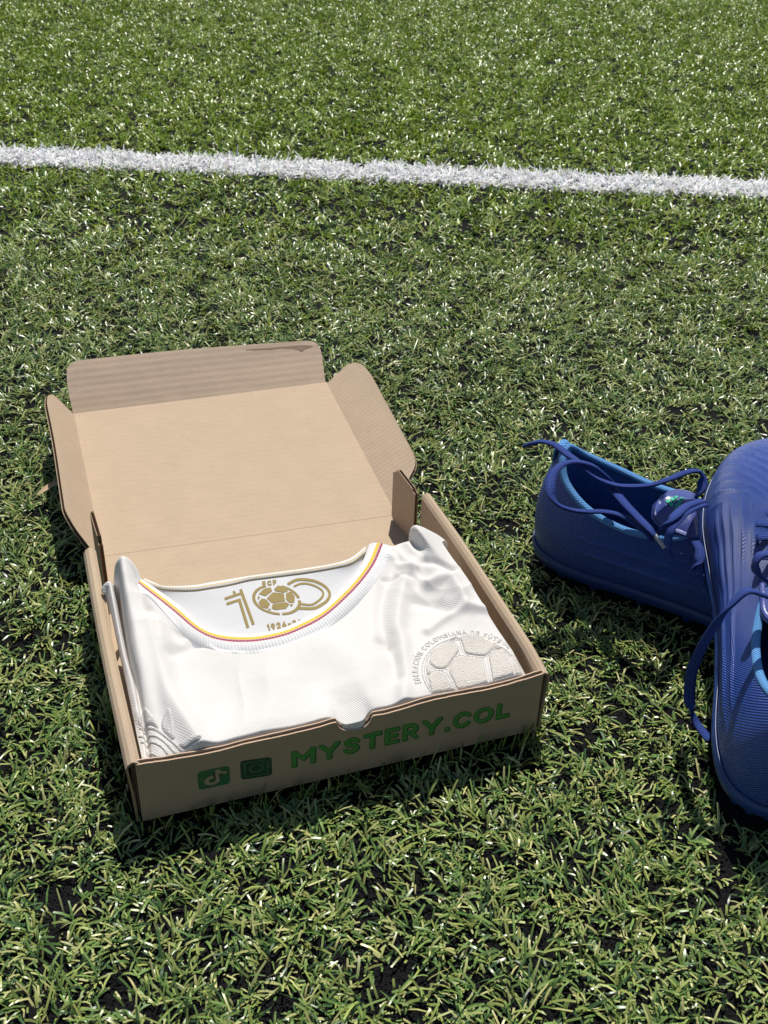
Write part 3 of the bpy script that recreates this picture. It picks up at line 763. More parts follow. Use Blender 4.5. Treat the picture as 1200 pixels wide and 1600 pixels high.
def board(name, outline, O, ux, uy, parent, mat, thick=.0027, flute_axis=0, liner=.00035, bow=None, back=None):
    """corrugated board: two paper liners, a recessed core and the wavy flute showing along the cut edges"""
    P = np.asarray(outline, float)
    A = np.sum(P[:, 0] * np.roll(P[:, 1], -1) - np.roll(P[:, 0], -1) * P[:, 1])
    if A < 0: P = P[::-1]
    O, ux, uy = (np.array(q, float) for q in (O, ux, uy)); nz = np.cross(ux, uy)
    V = []; F = []; MI = []; UV = []
    bowf = bow or (lambda a, b: 0.0)
    def put(q, h):
        V.append(O + ux * q[0] + uy * q[1] + nz * (h + bowf(q[0], q[1]))); UV.append((q[0], q[1])); return len(V) - 1
    def prism(Q, h0, h1, mi):
        # lids are cut into strips so that a bow can bend them
        bmx = bmesh.new()
        vs = [bmx.verts.new((q[0], q[1], 0)) for q in Q]
        bmx.faces.new(vs)
        if bow:
            for ax_, cuts in ((0, 14), (1, 6)):
                lo, hi = Q[:, ax_].min(), Q[:, ax_].max()
                for k in range(1, cuts):
                    co_ = [0, 0, 0]; co_[ax_] = lo + (hi - lo) * k / cuts; no_ = [0, 0, 0]; no_[ax_] = 1
                    bmesh.ops.bisect_plane(bmx, geom=bmx.verts[:] + bmx.edges[:] + bmx.faces[:], plane_co=co_, plane_no=no_)
        bmx.verts.ensure_lookup_table(); bmx.verts.index_update()
        top = [put(v.co, h1) for v in bmx.verts]; bot = [put(v.co, h0) for v in bmx.verts]
        for f in bmx.faces:
            ids = [v.index for v in f.verts]
            F.append([top[i] for i in ids]); MI.append(mi)
            F.append([bot[i] for i in ids][::-1]); MI.append(mi)
        for e in bmx.edges:
            if len(e.link_faces) == 1:
                l = e.link_loops[0]; i, j = l.vert.index, l.link_loop_next.vert.index
                F.append((top[j], top[i], bot[i], bot[j])); MI.append(mi)
        bmx.free()
    prism(P, -liner, 0, 0)
    prism(P, -thick, -thick + liner, 0 if back is None else 3)
    prism(poly_offset(P, .0011), -thick + liner * 1.02, -liner * 1.02, 2)
    # flute ribbon
    per = np.vstack([P, P[:1]]); s = np.r_[0, np.cumsum(np.linalg.norm(np.diff(per, axis=0), axis=1))]
    pitch = .0030; m = int(s[-1] / (pitch / 8))
    q = np.linspace(0, s[-1], m, endpoint=False)
    C = np.stack([np.interp(q, s, per[:, k]) for k in (0, 1)], 1)
    T_ = np.roll(C, -1, 0) - C; T_ /= np.linalg.norm(T_, axis=1)[:, None] + 1e-12
    run = np.abs(T_[:, 1 - flute_axis])          # how squarely the edge cuts across the flutes
    amp = (thick / 2 - liner * 1.3) * np.clip(run * 1.6 - .5, 0, 1)
    ph = np.cumsum(run) * (pitch / 8)
    In = poly_offset(C, .0014); C = poly_offset(C, .00012)
    st = len(V)
    for k in range(m):
        h = -thick / 2 + amp[k] * math.sin(2 * math.pi * ph[k] / pitch)
        put(C[k], h); put(In[k], h)
    for k in range(m):
        k2 = (k + 1) % m
        F.append((st + 2 * k, st + 2 * k2, st + 2 * k2 + 1, st + 2 * k + 1)); MI.append(1)
    return mesh_obj(name, V, F, [mat, M['flute'], M['core']] + ([back] if back else []), parent, smooth=False, uv=UV, matidx=MI)

# bottom
board('bottom_panel', [(.003, .003), (BW - .003, .003), (BW - .003, BD), (.003, BD)], (0, 0, .0034), (1, 0, 0), (0, 1, 0), box, M['kraft'])
# back wall, laid out flat on the grass, and the lid beyond it
c0, c1, f1, f0 = lidq
bw0, bw1 = np.array([.0065, BD + .0006, .0030]), np.array([BW - .0065, BD + .0006, .0030])
def quad_board(name, a, b, c, d, mat, inset=-.0006, **kw):
    """a-b hinge side, d-c far side"""
    O = a; ux = (b - a) / np.linalg.norm(b - a)
    n_ = np.cross(b - a, d - a); n_ /= np.linalg.norm(n_); uy = np.cross(n_, ux)
    pts = [((q - O) @ ux, (q - O) @ uy) for q in (a, b, c, d)]
    P = poly_offset(np.array(pts), inset)
    return board(name, P, O, ux, uy, box, mat, **kw)
quad_board('back_panel', bw0, bw1, c1 + [-.0006, -.0017, 0], c0 + [.0006, -.0017, 0], M['kraft'])
quad_board('lid_panel', c0, c1, f1, f0, M['kraft'], bow=lambda a, b: -.0012 * math.sin(math.pi * min(max(b / .193, 0), 1)) * math.sin(math.pi * min(max(a / .211, 0), 1)) - .0004)
for nm, mat, rad, bw_ in (('left_flap', M['kraft_flap'], (0, .004, .006, .02, .02, .012, .008, .006, 0), None),
                     ('right_flap', M['kraft_flap'], (0, .004, .006, .012, .02, .008, .006, .006, 0), None),
                     ('tuck_flap', M['kraft_tuck'], (0, .01, .008, .006, .008, .05, .008, .008, .008, 0), 1)):
    d_ = BAKED[nm]
    q_ = [list(q) for q in d_['pts']]
    if nm == 'left_flap': q_ = q_[:-1] + [[.1874, -.0022], [.0005, -.0022]]; rad = (.002,) + rad[1:-1] + (0, 0)
    else: q_[0][1] = q_[-1][1] = -.0022
    P = round_poly(q_, rad)
    b_ = (lambda a, b: .0012 * math.sin(a * 17 + 1) * min(1, max(0, b) / .03) + .00011 * math.sin(b * 2 * math.pi / .0062 + math.sin(a * 40) * .5)) if bw_ else (lambda a, b: .0012 * math.sin(a * 15 + .5) * min(1, max(0, b) / .03))
    nrm = np.cross(d_['ux'], d_['uy'])
    # the printed face looks to the inside of the box
    want = {'left_flap': (1, 0, .3), 'right_flap': (-1, 0, .3), 'tuck_flap': (0, -1, .3)}[nm]
    ux, uy = np.array(d_['ux']), np.array(d_['uy'])
    if np.dot(nrm, want) < 0:
        P = P * [-1, 1]; ux = -ux
    board('side_flap' if nm != 'tuck_flap' else 'tuck_flap', P, d_['o'], ux, uy, box, mat, flute_axis=1 if nm != 'tuck_flap' else 0, bow=b_)

# paper skin torn off along the top of the tuck flap
def torn_patch():
    d_ = BAKED['tuck_flap']; ux, uy, o_ = np.array(d_['ux']), np.array(d_['uy']), np.array(d_['o'])
    nz = np.cross(ux, uy); sg = 1 if nz[1] < 0 else -1; nz = nz * sg
    r = np.random.default_rng(12)
    P = np.array(d_['pts']); tp = P[:, 1].max()
    xs = np.linspace(.150, .2085, 40)
    top = np.interp(xs, [.150, .19, .2005, .2085], [.0408, .0394, .0391, .0372])
    dep = np.interp(xs, [.150, .160, .172, .182, .190, .198, .204, .2085], [.0004, .0012, .0016, .0010, .0020, .0060, .0032, .0004]) + np.abs(r.normal(0, .0004, 40))
    V = []; F = []
    for x, t, dd in zip(xs, top, dep):
        for b in (t, t - dd):
            h = .0012 * math.sin(x * 17 * sg * (1 if sg > 0 else 1) + 1) * min(1, b / .03)
            h = .0012 * math.sin((x if sg > 0 else -x) * 17 + 1) * min(1, b / .03) + .00011 * math.sin(b * 2 * math.pi / .0062 + math.sin((x if sg > 0 else -x) * 40) * .5)
            V.append(o_ + ux * x + uy * b + nz * (h + .00022))
    for i in range(39): F.append((2 * i, 2 * i + 2, 2 * i + 3, 2 * i + 1))
    mesh_obj('torn_paper_patch', V, F, M['torn_patch'], [c for c in box.children if c.name.startswith('tuck_flap')][0], smooth=False)
M['torn_patch'] = mat_cardboard('torn_inner_paper', base=(.27, .185, .13))
torn_patch()

# side walls: one board rolled over into a double wall, open at the front end
def side_wall(sign, x_out, lean):
    prof = [(0, -.0005), (-.0006, .020), (-.0012 + lean, .0405), (.0002 + lean, .0432), (.0022 + lean, .0446), (.0032 + lean, .0447), (.0049 + lean, .0436),
            (.0058, .0415), (.0056, .020), (.0054, .0036)]
    prof = [np.array(q) for q in prof]
    n = len(prof)
    T_ = np.gradient(np.array(prof), axis=0); T_ /= np.linalg.norm(T_, axis=1)[:, None]
    nin = np.stack([T_[:, 1], -T_[:, 0]], 1)
    th = .0013
    ys = np.linspace(.0006, BD - .0004, 40)
    V = []; F = []; UV = []; MI = []
    for y in ys:
        t = (y - ys[0]) / (ys[-1] - ys[0])
        bowx = -.0012 * math.sin(math.pi * t)
        rise = .0006 * math.sin(y * 60) * .5 + .0012 * t - .0022 * max(0, 1 - t * 9)
        for layer in (0, 1):
            for k in range(n):
                q = prof[k] + nin[k] * th * layer
                hz = q[1] / .0447
                V.append((x_out + sign * (q[0] + bowx * hz), y, q[1] + rise * hz)); UV.append((y, k * .004))
    m = len(ys)
    for i in range(m - 1):
        for k in range(n - 1):
            a, b = i * 2 * n, (i + 1) * 2 * n
            F.append((a + k, b + k, b + k + 1, a + k + 1)); MI.append(0)
            F.append((a + n + k, a + n + k + 1, b + n + k + 1, b + n + k)); MI.append(0)
        for k in (0, n - 1):
            F.append((i * 2 * n + k, i * 2 * n + n + k, (i + 1) * 2 * n + n + k, (i + 1) * 2 * n + k)); MI.append(1)
    for i in (0, m - 1):
        for k in range(n - 1):
            a = i * 2 * n
            F.append((a + k, a + k + 1, a + n + k + 1, a + n + k)); MI.append(1)
    o = mesh_obj('side_wall', V, F, [M['kraft'], M['flute']], box, smooth=False, uv=UV, matidx=MI)
    # the front wall's folded-in end tab inside the hollow
    xa = x_out + sign * .0026
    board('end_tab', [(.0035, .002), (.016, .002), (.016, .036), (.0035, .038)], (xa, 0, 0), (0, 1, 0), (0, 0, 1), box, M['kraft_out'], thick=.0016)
    return o
side_wall(1, 0.0, -.0008)
side_wall(-1, BW, -.0006)

# front wall: torn, wavy top edge with a thumb notch
FT = np.array(BAKED['front_top'])
def front_warp(x, z): return -.0012 * math.sin(math.pi * min(max(x / BW, 0), 1)) * (z / .04) + .0005 * math.sin(x * 55) * (z / .04)
def front_wall():
    xs = np.linspace(.0030, BW - .0030, 240)
    r = np.random.default_rng(5)
    jag = np.convolve(r.normal(0, .0007, 300), np.ones(7) / 7, 'same')[:240]
    jag2 = np.convolve(r.normal(0, .0008, 300), np.ones(11) / 11, 'same')[:240]
    top = np.interp(xs, FT[:, 0], FT[:, 1])
    top = np.convolve(np.pad(top, 8, 'edge'), np.ones(17) / 17, 'valid')
    cx, hw, dp = .1172, .0096, .0075
    u = np.clip(np.abs(xs - cx) / hw, 0, 1)
    notch = np.where(u < 1, dp * np.sqrt(np.clip(1 - u ** 2.4, 0, 1)), 0)
    hump = .0006 * np.exp(-((np.abs(xs - cx) - hw - .002) / .004) ** 2)
    tops = {'f': top + jag * .35 - notch + hump, 'b': top + .0009 + jag2 * .5 - notch * .93 + hump}
    V = []; F = []; MI = []; UV = []
    nz = 8
    def sheet(y0, y1, tp, mi):
        st = len(V)
        for i, x in enumerate(xs):
            for k in range(nz):
                z = -.0004 + (tp[i] + .0004) * k / (nz - 1)
                w_ = front_warp(x, z)
                for y in (y0, y1): V.append((x, y + w_, z)); UV.append((x, z))
        for i in range(len(xs) - 1):
            for k in range(nz - 1):
                a = st + (i * nz + k) * 2; b = a + nz * 2
                F.append((a, b, b + 2, a + 2)); MI.append(mi)
                F.append((a + 1, a + 3, b + 3, b + 1)); MI.append(0)
            a = st + (i * nz + nz - 1) * 2; b = a + nz * 2
            F.append((a, b, b + 1, a + 1)); MI.append(3)
        for i in (0, len(xs) - 1):
            for k in range(nz - 1):
                a = st + (i * nz + k) * 2; F.append((a, a + 2, a + 3, a + 1)); MI.append(3)
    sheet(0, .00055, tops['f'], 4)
    sheet(.0021, .0027, tops['b'], 0)
    # crushed core between the liners
    st = len(V)
    for i, x in enumerate(xs):
        zt = min(tops['f'][i], tops['b'][i]) - .0006
        for y, z in ((.0006, zt), (.00135 + .0006 * math.sin(x * 2 * math.pi / .003), zt + .0002), (.00205, zt)):
            V.append((x, y + front_warp(x, z), z)); UV.append((x, z))
    for i in range(len(xs) - 1):
        for k in range(2):
            a = st + i * 3 + k; F.append((a, a + 1, a + 4, a + 3)); MI.append(1)
    mesh_obj('front_wall', V, F, [M['kraft'], M['flute'], M['core'], M['torn'], M['kraft_out']], box, smooth=False, uv=UV, matidx=MI)
front_wall()

# rear corner tabs, standing up behind the side walls
def upright_board(name, a, b, pts, mat, **kw):
    a, b = np.array(a), np.array(b); ux = (b - a) / np.linalg.norm(b - a)
    return board(name, pts, a, ux, (0, 0, 1), box, mat, **kw)
upright_board('corner_tab', (.2232, .1905, .003), (.2188, .2245, .003), [(0, .0), (.031, 0), (.0335, .004), (.0335, .0400), (.029, .0425), (.0265, .0455), (.005, .043), (.003, .041), (0, .041)], M['kraft_flap'], flute_axis=1)
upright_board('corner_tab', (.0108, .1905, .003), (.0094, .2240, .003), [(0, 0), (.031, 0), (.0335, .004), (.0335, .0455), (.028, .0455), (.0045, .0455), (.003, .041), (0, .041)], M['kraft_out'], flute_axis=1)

# printing on the front wall
def decal(name, X, Y, D, fn, mat, parent, smooth=False):
    V, F = march(X, Y, D)
    return mesh_obj(name, [fn(x, y) for x, y in V], F, mat, parent, smooth=smooth, uv=[(x, y) for x, y in V])
def on_front(off): return lambda x, z: (x, front_warp(x, z) - off, z)
X, Y = sd_grid(.078, .213, .006, .036, .00026)
# the baseline tilts a little on the printed board
Yt = Y - .0010 * (X - .0826) / .125
h_ = .0122
_, xe = sd_text(X, Yt, 'MYSTERY.COL', .0826, .0149, h_, .115, .16, 1.0)
sx = (.2082 - .0826) / (xe - .0826)
d0, _ = sd_text(X, Yt, 'MYSTERY.COL', .0826, .0149, h_, .115, .16, sx)
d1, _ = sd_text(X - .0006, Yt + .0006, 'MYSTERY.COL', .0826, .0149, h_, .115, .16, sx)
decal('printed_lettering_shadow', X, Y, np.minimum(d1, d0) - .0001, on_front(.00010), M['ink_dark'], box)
decal('printed_lettering', X, Y, d0 + .00012, on_front(.00018), M['ink'], box)
# the two square icons
X, Y = sd_grid(.0315, .0515, .0110, .0285, .0002)
c_ = (.0414, .0198)
sq = sd_rbox(X, Y, *c_, .0083, .0067, .0022)
u, v = (X - c_[0]) / .0083, (Y - c_[1]) / .0067
ring = np.abs(np.hypot(u + .12, v + .25) - .36) - .13
ring = np.where((u > -.02) & (v > -.25), 1, ring)
stem = np.maximum(np.abs(u - .20) - .10, np.maximum(v - .78, -.25 - v))
hook = np.maximum(np.abs(np.hypot(u - .72, v - .80) - .46) - .12, np.maximum(v - .80, np.maximum(u - .80, .2 - u)))
note = np.minimum(ring, np.minimum(stem, hook)) * .007
wedge = np.minimum(sd_poly(u, v, [(-.02, .62), (.10, .70), (.10, -.2), (-.10, -.18)]), sd_poly(u, v, [(.40, .30), (.72, .32), (.40, -.10)])) * .007
decal('printed_note_icon', X, Y, np.maximum(sq, -note + .0001), on_front(.00014), M['ink_icon'], box)
decal('printed_note_icon_detail', X, Y, np.maximum(wedge, -note), on_front(.00020), M['ink_brown'], box)
X, Y = sd_grid(.0535, .0740, .0105, .0300, .0002)
c_ = (.0637, .0202)
Yc = Y + .09 * (X - c_[0])
sq = sd_rbox(X, Yc, *c_, .0083, .0071, .0022)
l1 = np.abs(sd_rbox(X, Yc, *c_, .0061, .0052, .0018)) - .00045
l2 = np.abs(np.hypot((X - c_[0]) / 1.12, Yc - c_[1]) - .0030) - .00042
l3 = np.hypot(X - c_[0] - .0036, Yc - c_[1] - .0032) - .0006
decal('printed_camera_icon', X, Y, np.maximum(sq, -np.minimum(l1, np.minimum(l2, l3))), on_front(.00014), M['ink_icon_dark'], box)
decal('printed_camera_icon_detail', X, Y, np.maximum(sq, np.minimum(l1, np.minimum(l2, l3)) + .0001), on_front(.00012), M['ink_icon'], box)

# ------------------------------------------------------------------ the shirt
shirt = tag(empty('football_shirt', (.115, .06, .02)), 'white football shirt with embroidered ball crest and striped collar folded inside the box', 'shirt')
SHO = np.array(shirt.location)
def smesh(name, V, F, mat, **kw):
    return mesh_obj(name, np.asarray(V) - SHO, F, mat, shirt, **kw)

def line_dist(X, Y, pts):
    P = spline(np.array(pts), 40) if len(pts) > 2 else np.array(pts)
    d = np.full(X.shape, 1e9)
    for a, b in zip(P[:-1], P[1:]): d = np.minimum(d, sd_cap(X, Y, a, b, 0))
    return d
def line_side(X, Y, pts):
    """signed distance to an open polyline: positive on its right (larger x)"""
    P = spline(np.array(pts), 60)
    xi = np.interp(Y, P[::-1, 1], P[::-1, 0])
    return X - xi

def zc(y): return .040 + .12 * np.maximum(y - .0, 0)
ST = np.array(BAKED['shirt_start'])      # x, y, z, extra, x at the front wall
def body_grid():
    nu, nv = 330, 190
    # parameter along the start curve, dense and lightly smoothed
    s = np.r_[0, np.cumsum(np.linalg.norm(np.diff(ST[:, :2], axis=0), axis=1) + np.abs(np.diff(ST[:, 3])) * .5 + np.diff(ST[:, 4]) * .3 + np.where(np.arange(len(ST) - 1) < 7, .006, 0))]
    q = np.linspace(0, s[-1], nu)
    S = np.stack([np.interp(q, s, ST[:, k]) for k in range(5)], 1)
    ker = np.exp(-np.linspace(-2, 2, 13) ** 2); ker /= ker.sum()
    for k in range(5): S[:, k] = np.convolve(np.pad(S[:, k], 6, 'edge'), ker, 'valid')
    v = np.linspace(0, 1, nv) ** 1.08
    X = S[:, None, 0] * (1 - v) + S[:, None, 4] * v
    Y = S[:, None, 1] * (1 - v) + .0042 * v
    E = S[:, None, 3] * np.clip(1 - v * 1.05, 0, 1) ** 1.25
    Z = zc(Y) + E
    # sleeve fold along the left wall
    sd = line_side(X, Y, BAKED['fold_line'])
    t = np.clip(Y / .14, 0, 1)
    crease = -np.exp(-(sd / (.0011 + .0008 * t ** 2)) ** 2) * (.0035 + .014 * t ** 2)
    lift = .0030 * np.exp(-((sd - .0045) / .0045) ** 2) * (.4 + t)
    low = -.0030 * np.clip(-sd / .004, 0, 1) * (1 - t)
    Z += crease + lift + low
    for pts, w, h in BAKED['folds']:
        d = line_dist(X, Y, pts)
        Z += h * np.exp(-(d / w) ** 2)
    # broad soft undulation
    Z += .0010 * np.sin(X * 62 + Y * 25 + .6) * np.sin(Y * 48 - X * 21) + .0008 * np.sin(X * 130 - Y * 95)
    # small sharp creases at both shoulders
    wob = .004 * np.sin(Y * 90) + .003 * np.sin(X * 140)
    for ang, per, amp, cx_, cy_, rad_ in ((.5, .0115, .0011, .195, .100, .026), (2.2, .0150, .0009, .205, .075, .022), (1.2, .0130, .0009, .035, .105, .022), (2.7, .0170, .0006, .060, .035, .035)):
        ph = (X * math.cos(ang) + Y * math.sin(ang) + wob) / per
        tri = 1 - np.abs(((ph % 1) - .5) * 2)
        Z += amp * (tri ** 2.2 - .3) * np.exp(-((X - cx_) ** 2 + (Y - cy_) ** 2) / rad_ ** 2)
    # left flank slopes towards the wall
    sl = line_side(X, Y, [(.030, .113), (.0268, .0803), (.0260, .0460), (.0335, .020), (.036, .004)])
    Z -= .0060 * np.clip(-sl / .022, 0, 1) ** 1.3 * (1 - .75 * t)
    # right flank bulges, then drops at the wall
    Z -= .010 * np.clip((X - .213) / .0095, 0, 1) ** 2
    bul = np.exp(-((X - .1172) / .0076) ** 6) * np.clip((.012 - Y) / .009, 0, 1)
    Z = np.where(Y < .012, Z - .0022 * ((.012 - Y) / .012) ** 2 * (1 - bul) , Z) - .0070 * np.exp(-((X - .1172) / .0100) ** 4) * np.clip((.024 - Y) / .024, 0, 1) ** 1.3 + .0012 * np.clip((.03 - Y) / .03, 0, 1)
    Y = Y - .0046 * bul
    # sleeve fold-over at the right shoulder: the edge is pulled left over a pocket
    cx, cy = .1935, .1195
    pk = np.exp(-(((X - cx) * 1.0 + (Y - cy) * .1) / .0028) ** 2 - ((Y - cy) / .011) ** 2)
    rid = np.exp(-(((X - cx - .0050) + (Y - cy) * .25) / .0038) ** 2 - ((Y - cy) / .016) ** 2)
    Z += -.0070 * pk + .0060 * rid
    X = X - .0040 * rid
    # wrinkle by the left wall where the sleeve edge turns over
    X = np.clip(X, np.where(Z > .0465, .0038, .0062), .2226)
    V = np.stack([X, Y, Z], 2)
    # rolled-under back edge
    T_ = np.gradient(S[:, :2], axis=0); T_ /= np.linalg.norm(T_, axis=1)[:, None] + 1e-9
    out = np.stack([-T_[:, 1], T_[:, 0]], 1)
    collar = np.exp(-((S[:, 0] - .10) / .083) ** 8)
    rr = .0075 * (1 - collar) + .0004
    rows = []
    for a in np.radians(np.linspace(115, 12, 9)):
        o_ = rr * math.sin(a); dz = rr * (1 - math.cos(a))
        W = V[:, 0].copy(); W[:, :2] += out * o_[:, None]; W[:, 2] -= dz
        W[:, 0] = np.clip(W[:, 0], np.where(W[:, 2] > .0465, .0038, .0062), .2226)
        rows.append(W)
    W = rows[0].copy(); W[:, 2] -= .020 * (1 - collar); rows.insert(0, W)
    tail = []
    for k in range(1, 7):
        W = V[:, -1].copy(); W[:, 1] -= .0004 * min(k, 2) * (1 - bul[:, -1]); W[:, 2] -= .0003 * k * k + .0004 * k
        tail.append(W)
    W = tail[-1].copy(); W[:, 2] = .012; tail.append(W)
    V = np.concatenate([np.stack(rows, 1), V, np.stack(tail, 1)], 1)
    return V, S
BV, BS = body_grid()
nu, nv = BV.shape[:2]
du = np.linalg.norm(np.diff(BV, axis=0), axis=2); dv = np.linalg.norm(np.diff(BV, axis=1), axis=2)
UVb = np.stack([BV[:, :, 0], BV[:, :, 1]], 2).reshape(-1, 2)
body_faces = grid_faces(nu, nv)
body = smesh('front_panel', BV.reshape(-1, 3), body_faces, M['shirt'], uv=UVb)
body_bvh = BVHTree.FromPolygons([tuple(q) for q in BV.reshape(-1, 3)], body_faces)
def top_of(bvh, x, y, dflt=.04):
    h = bvh.ray_cast(Vector((x, y, .5)), Vector((0, 0, -1)))
    return h[0].z if h[0] else dflt

# inner back of the neck
ci, co_ = np.array(BAKED['collar_inner']), np.array(BAKED['collar_outer'])
bl, bt = np.array(BAKED['band_low']), np.array(BAKED['band_top'])
NB = 120
a_, b_ = spline(bl, NB), spline(ci, NB)
V = []
for i in range(NB):
    A, Bq = a_[i], b_[i] + (b_[i] - a_[i]) / (np.linalg.norm(b_[i] - a_[i]) + .004) * .004
    for k in range(40):
        t = k / 39
        p_ = A * (1 - t) + Bq * t
        z = (A[2] - .0005) * (1 - t) + (b_[i][2] - .0058) * t
        z += .0008 * math.sin(p_[0] * 70 + 1) * math.sin(math.pi * t)
        V.append((p_[0], p_[1], z))
neck_faces = grid_faces(NB, 40)
smesh('neck_back_panel', V, neck_faces, M['shirt_in'], uv=[(q[0], q[1]) for q in V])
neck_bvh = BVHTree.FromPolygons([tuple(q) for q in V], neck_faces)

# collar, knitted in ribs
NC = 1300
ai, ao = spline(ci, NC), spline(co_, NC)
length = np.r_[0, np.cumsum(np.linalg.norm(np.diff(.5 * (ai + ao), axis=0), axis=1))]
V = []; UV = []
vs = [-.16, -.10, -.04, 0, .06, .14, .24, .34, .44, .54, .64, .74, .84, .92, .97, 1.02, 1.10]
for i in range(NC):
    rib = math.sin(2 * math.pi * length[i] / .00185)
    d_ = ao[i] - ai[i]
    for v in vs:
        p_ = ai[i] + d_ * v
        base = max(top_of(body_bvh, p_[0], p_[1], 0) if v > .82 else 0, (ai[i][2] * (1 - min(max(v, 0), 1)) + ao[i][2] * min(max(v, 0), 1)) - .0012)
        prof = .0026 * (1 - abs(2 * min(max(v, 0), 1) - 1) ** 3.0)
        drop = .0075 * max(0, -v / .16) ** 1.2
        z = base + prof - drop + (.00012 * rib if 0 < v < .97 else 0)
        if v >= .97: z -= .0016 * (v - .97) / .13
        V.append((p_[0], p_[1], z)); UV.append((length[i], v))
V = np.array(V).reshape(NC, len(vs), 3)
V[:, :, 2] = np.stack([np.convolve(np.pad(V[:, k, 2] - .00012 * np.sin(2 * math.pi * length / .00185) * (0 < vs[k] < .97), 12, 'edge'), np.ones(25) / 25, 'valid') + .00012 * np.sin(2 * math.pi * length / .00185) * (0 < vs[k] < .97) for k in range(len(vs))], 1)
smesh('collar', V.reshape(-1, 3), grid_faces(NC, len(vs)), M['collar'], uv=UV)
# back of the collar
NB2 = 500
lo, hi = spline(bl, NB2), spline(bt, NB2)
ln = np.r_[0, np.cumsum(np.linalg.norm(np.diff(lo, axis=0), axis=1))]
V = []; UV = []
for i in range(NB2):
    rib = .00018 * math.sin(2 * math.pi * ln[i] / .0017)
    o_ = hi[i] - lo[i]; h = o_.copy(); h[2] = 0; L_ = np.linalg.norm(h) + 1e-9; h /= L_
    for k, (t, dz, ex) in enumerate([(-.10, -.0008, 0), (0, .0000, 0), (.2, .0006, 0), (.45, .0009, 0), (.7, .0010, 0), (1, .0006, 0), (1.1, -.0004, .0008), (1.1, -.004, .0016), (1.1, -.014, .0018)]):
        p_ = lo[i] * (1 - min(t, 1)) + hi[i] * min(t, 1) if t >= 0 else lo[i] + o_ * t
        p_ = p_ + h * ex; p_[2] += dz + rib
        V.append(p_); UV.append((ln[i], max(t, 0)))
smesh('back_collar', V, grid_faces(NB2, 9), M['band'], uv=UV)

# gold print inside the neck
O_, AX, AY = (np.array(q) for q in BAKED['logo_frame'])
def on_neck(off):
    def f(a, b):
        p_ = O_ + AX * a + AY * (600 - b - 0) * 1.0 if False else O_ + AX * a + AY * b
        return (p_[0] - SHO[0], p_[1] - SHO[1], top_of(neck_bvh, p_[0], p_[1], p_[2]) + off - SHO[2])
    return f
X, Y = sd_grid(120, 1100, 60, 520, 5.0)
bar = lambda a, b, w: sd_seg(X, Y, a, b, w / 2 - 1.5)
D = bar((283, 268), (345, 480), 27)
D = np.minimum(D, bar((296, 180), (390, 458), 27))
D = np.minimum(D, np.minimum(bar((162, 256), (300, 214), 22), bar((176, 296), (296, 262), 22)))
D = np.minimum(D, np.minimum(bar((238, 195), (252, 228), 24), bar((306, 232), (318, 270), 14)))
u = (X - 592) * math.cos(.10) + (Y - 262) * math.sin(.10); v = -(X - 592) * math.sin(.10) + (Y - 262) * math.cos(.10)
ang = np.degrees(np.arctan2(v, u))
ringd = np.abs(np.hypot(u, v * 1.66) - 190) - 13
ringd = np.maximum(ringd, np.where((ang > -132) & (ang < -72) | (np.abs(ang - 71) < 4) | (np.abs(ang + 8) < 3), 20, -20))
D = np.minimum(D, ringd)
for pl in ([(515, 255), (565, 210), (652, 215), (657, 275), (550, 290)], [(450, 220), (490, 182), (545, 167), (556, 195), (500, 235)],
           [(577, 182), (610, 152), (675, 165), (688, 190), (655, 203), (592, 195)], [(675, 212), (715, 200), (742, 235), (735, 278), (700, 285), (672, 260)],
           [(548, 332), (560, 302), (668, 287), (692, 297), (660, 333), (570, 344)], [(443, 290), (470, 260), (502, 267), (532, 302), (510, 335), (462, 320)],
           [(437, 262), (440, 238), (452, 250)], [(705, 180), (722, 186), (715, 194)], [(700, 305), (722, 296), (712, 312)], [(520, 340), (538, 345), (526, 350)]):
    D = np.minimum(D, sd_poly(X, Y, pl, 3))
oc = spline(np.array([(700, 132), (770, 98), (850, 92), (940, 104), (1015, 140), (1042, 190), (1015, 245), (960, 285), (890, 318), (775, 325)]), 50)
ic = spline(np.array([(748, 150), (800, 128), (860, 124), (935, 142), (982, 172), (982, 210), (945, 250), (880, 290), (800, 292)]), 50)
D = np.minimum(D, np.minimum(sd_line(X, Y, oc, 11), sd_line(X, Y, ic, 8)))
def slanted_text(text, x0, y0, h, hw, gap, ang_):
    ca, sa = math.cos(ang_), math.sin(ang_)
    U = (X - x0) * ca + (Y - y0) * sa; W_ = -((-(X - x0) * sa) + (Y - y0) * ca)
    return sd_text(U, W_, text, 0, 0, h, hw, gap)[0]
D = np.minimum(D, slanted_text('FCF', 482, 158, 44, .15, .22, -.13))
D = np.minimum(D, slanted_text('1924-2024', 503, 506, 50, .13, .22, -.17))
decal('gold_print', X, Y, D, on_neck(.00025), M['gold'], shirt, smooth=True)

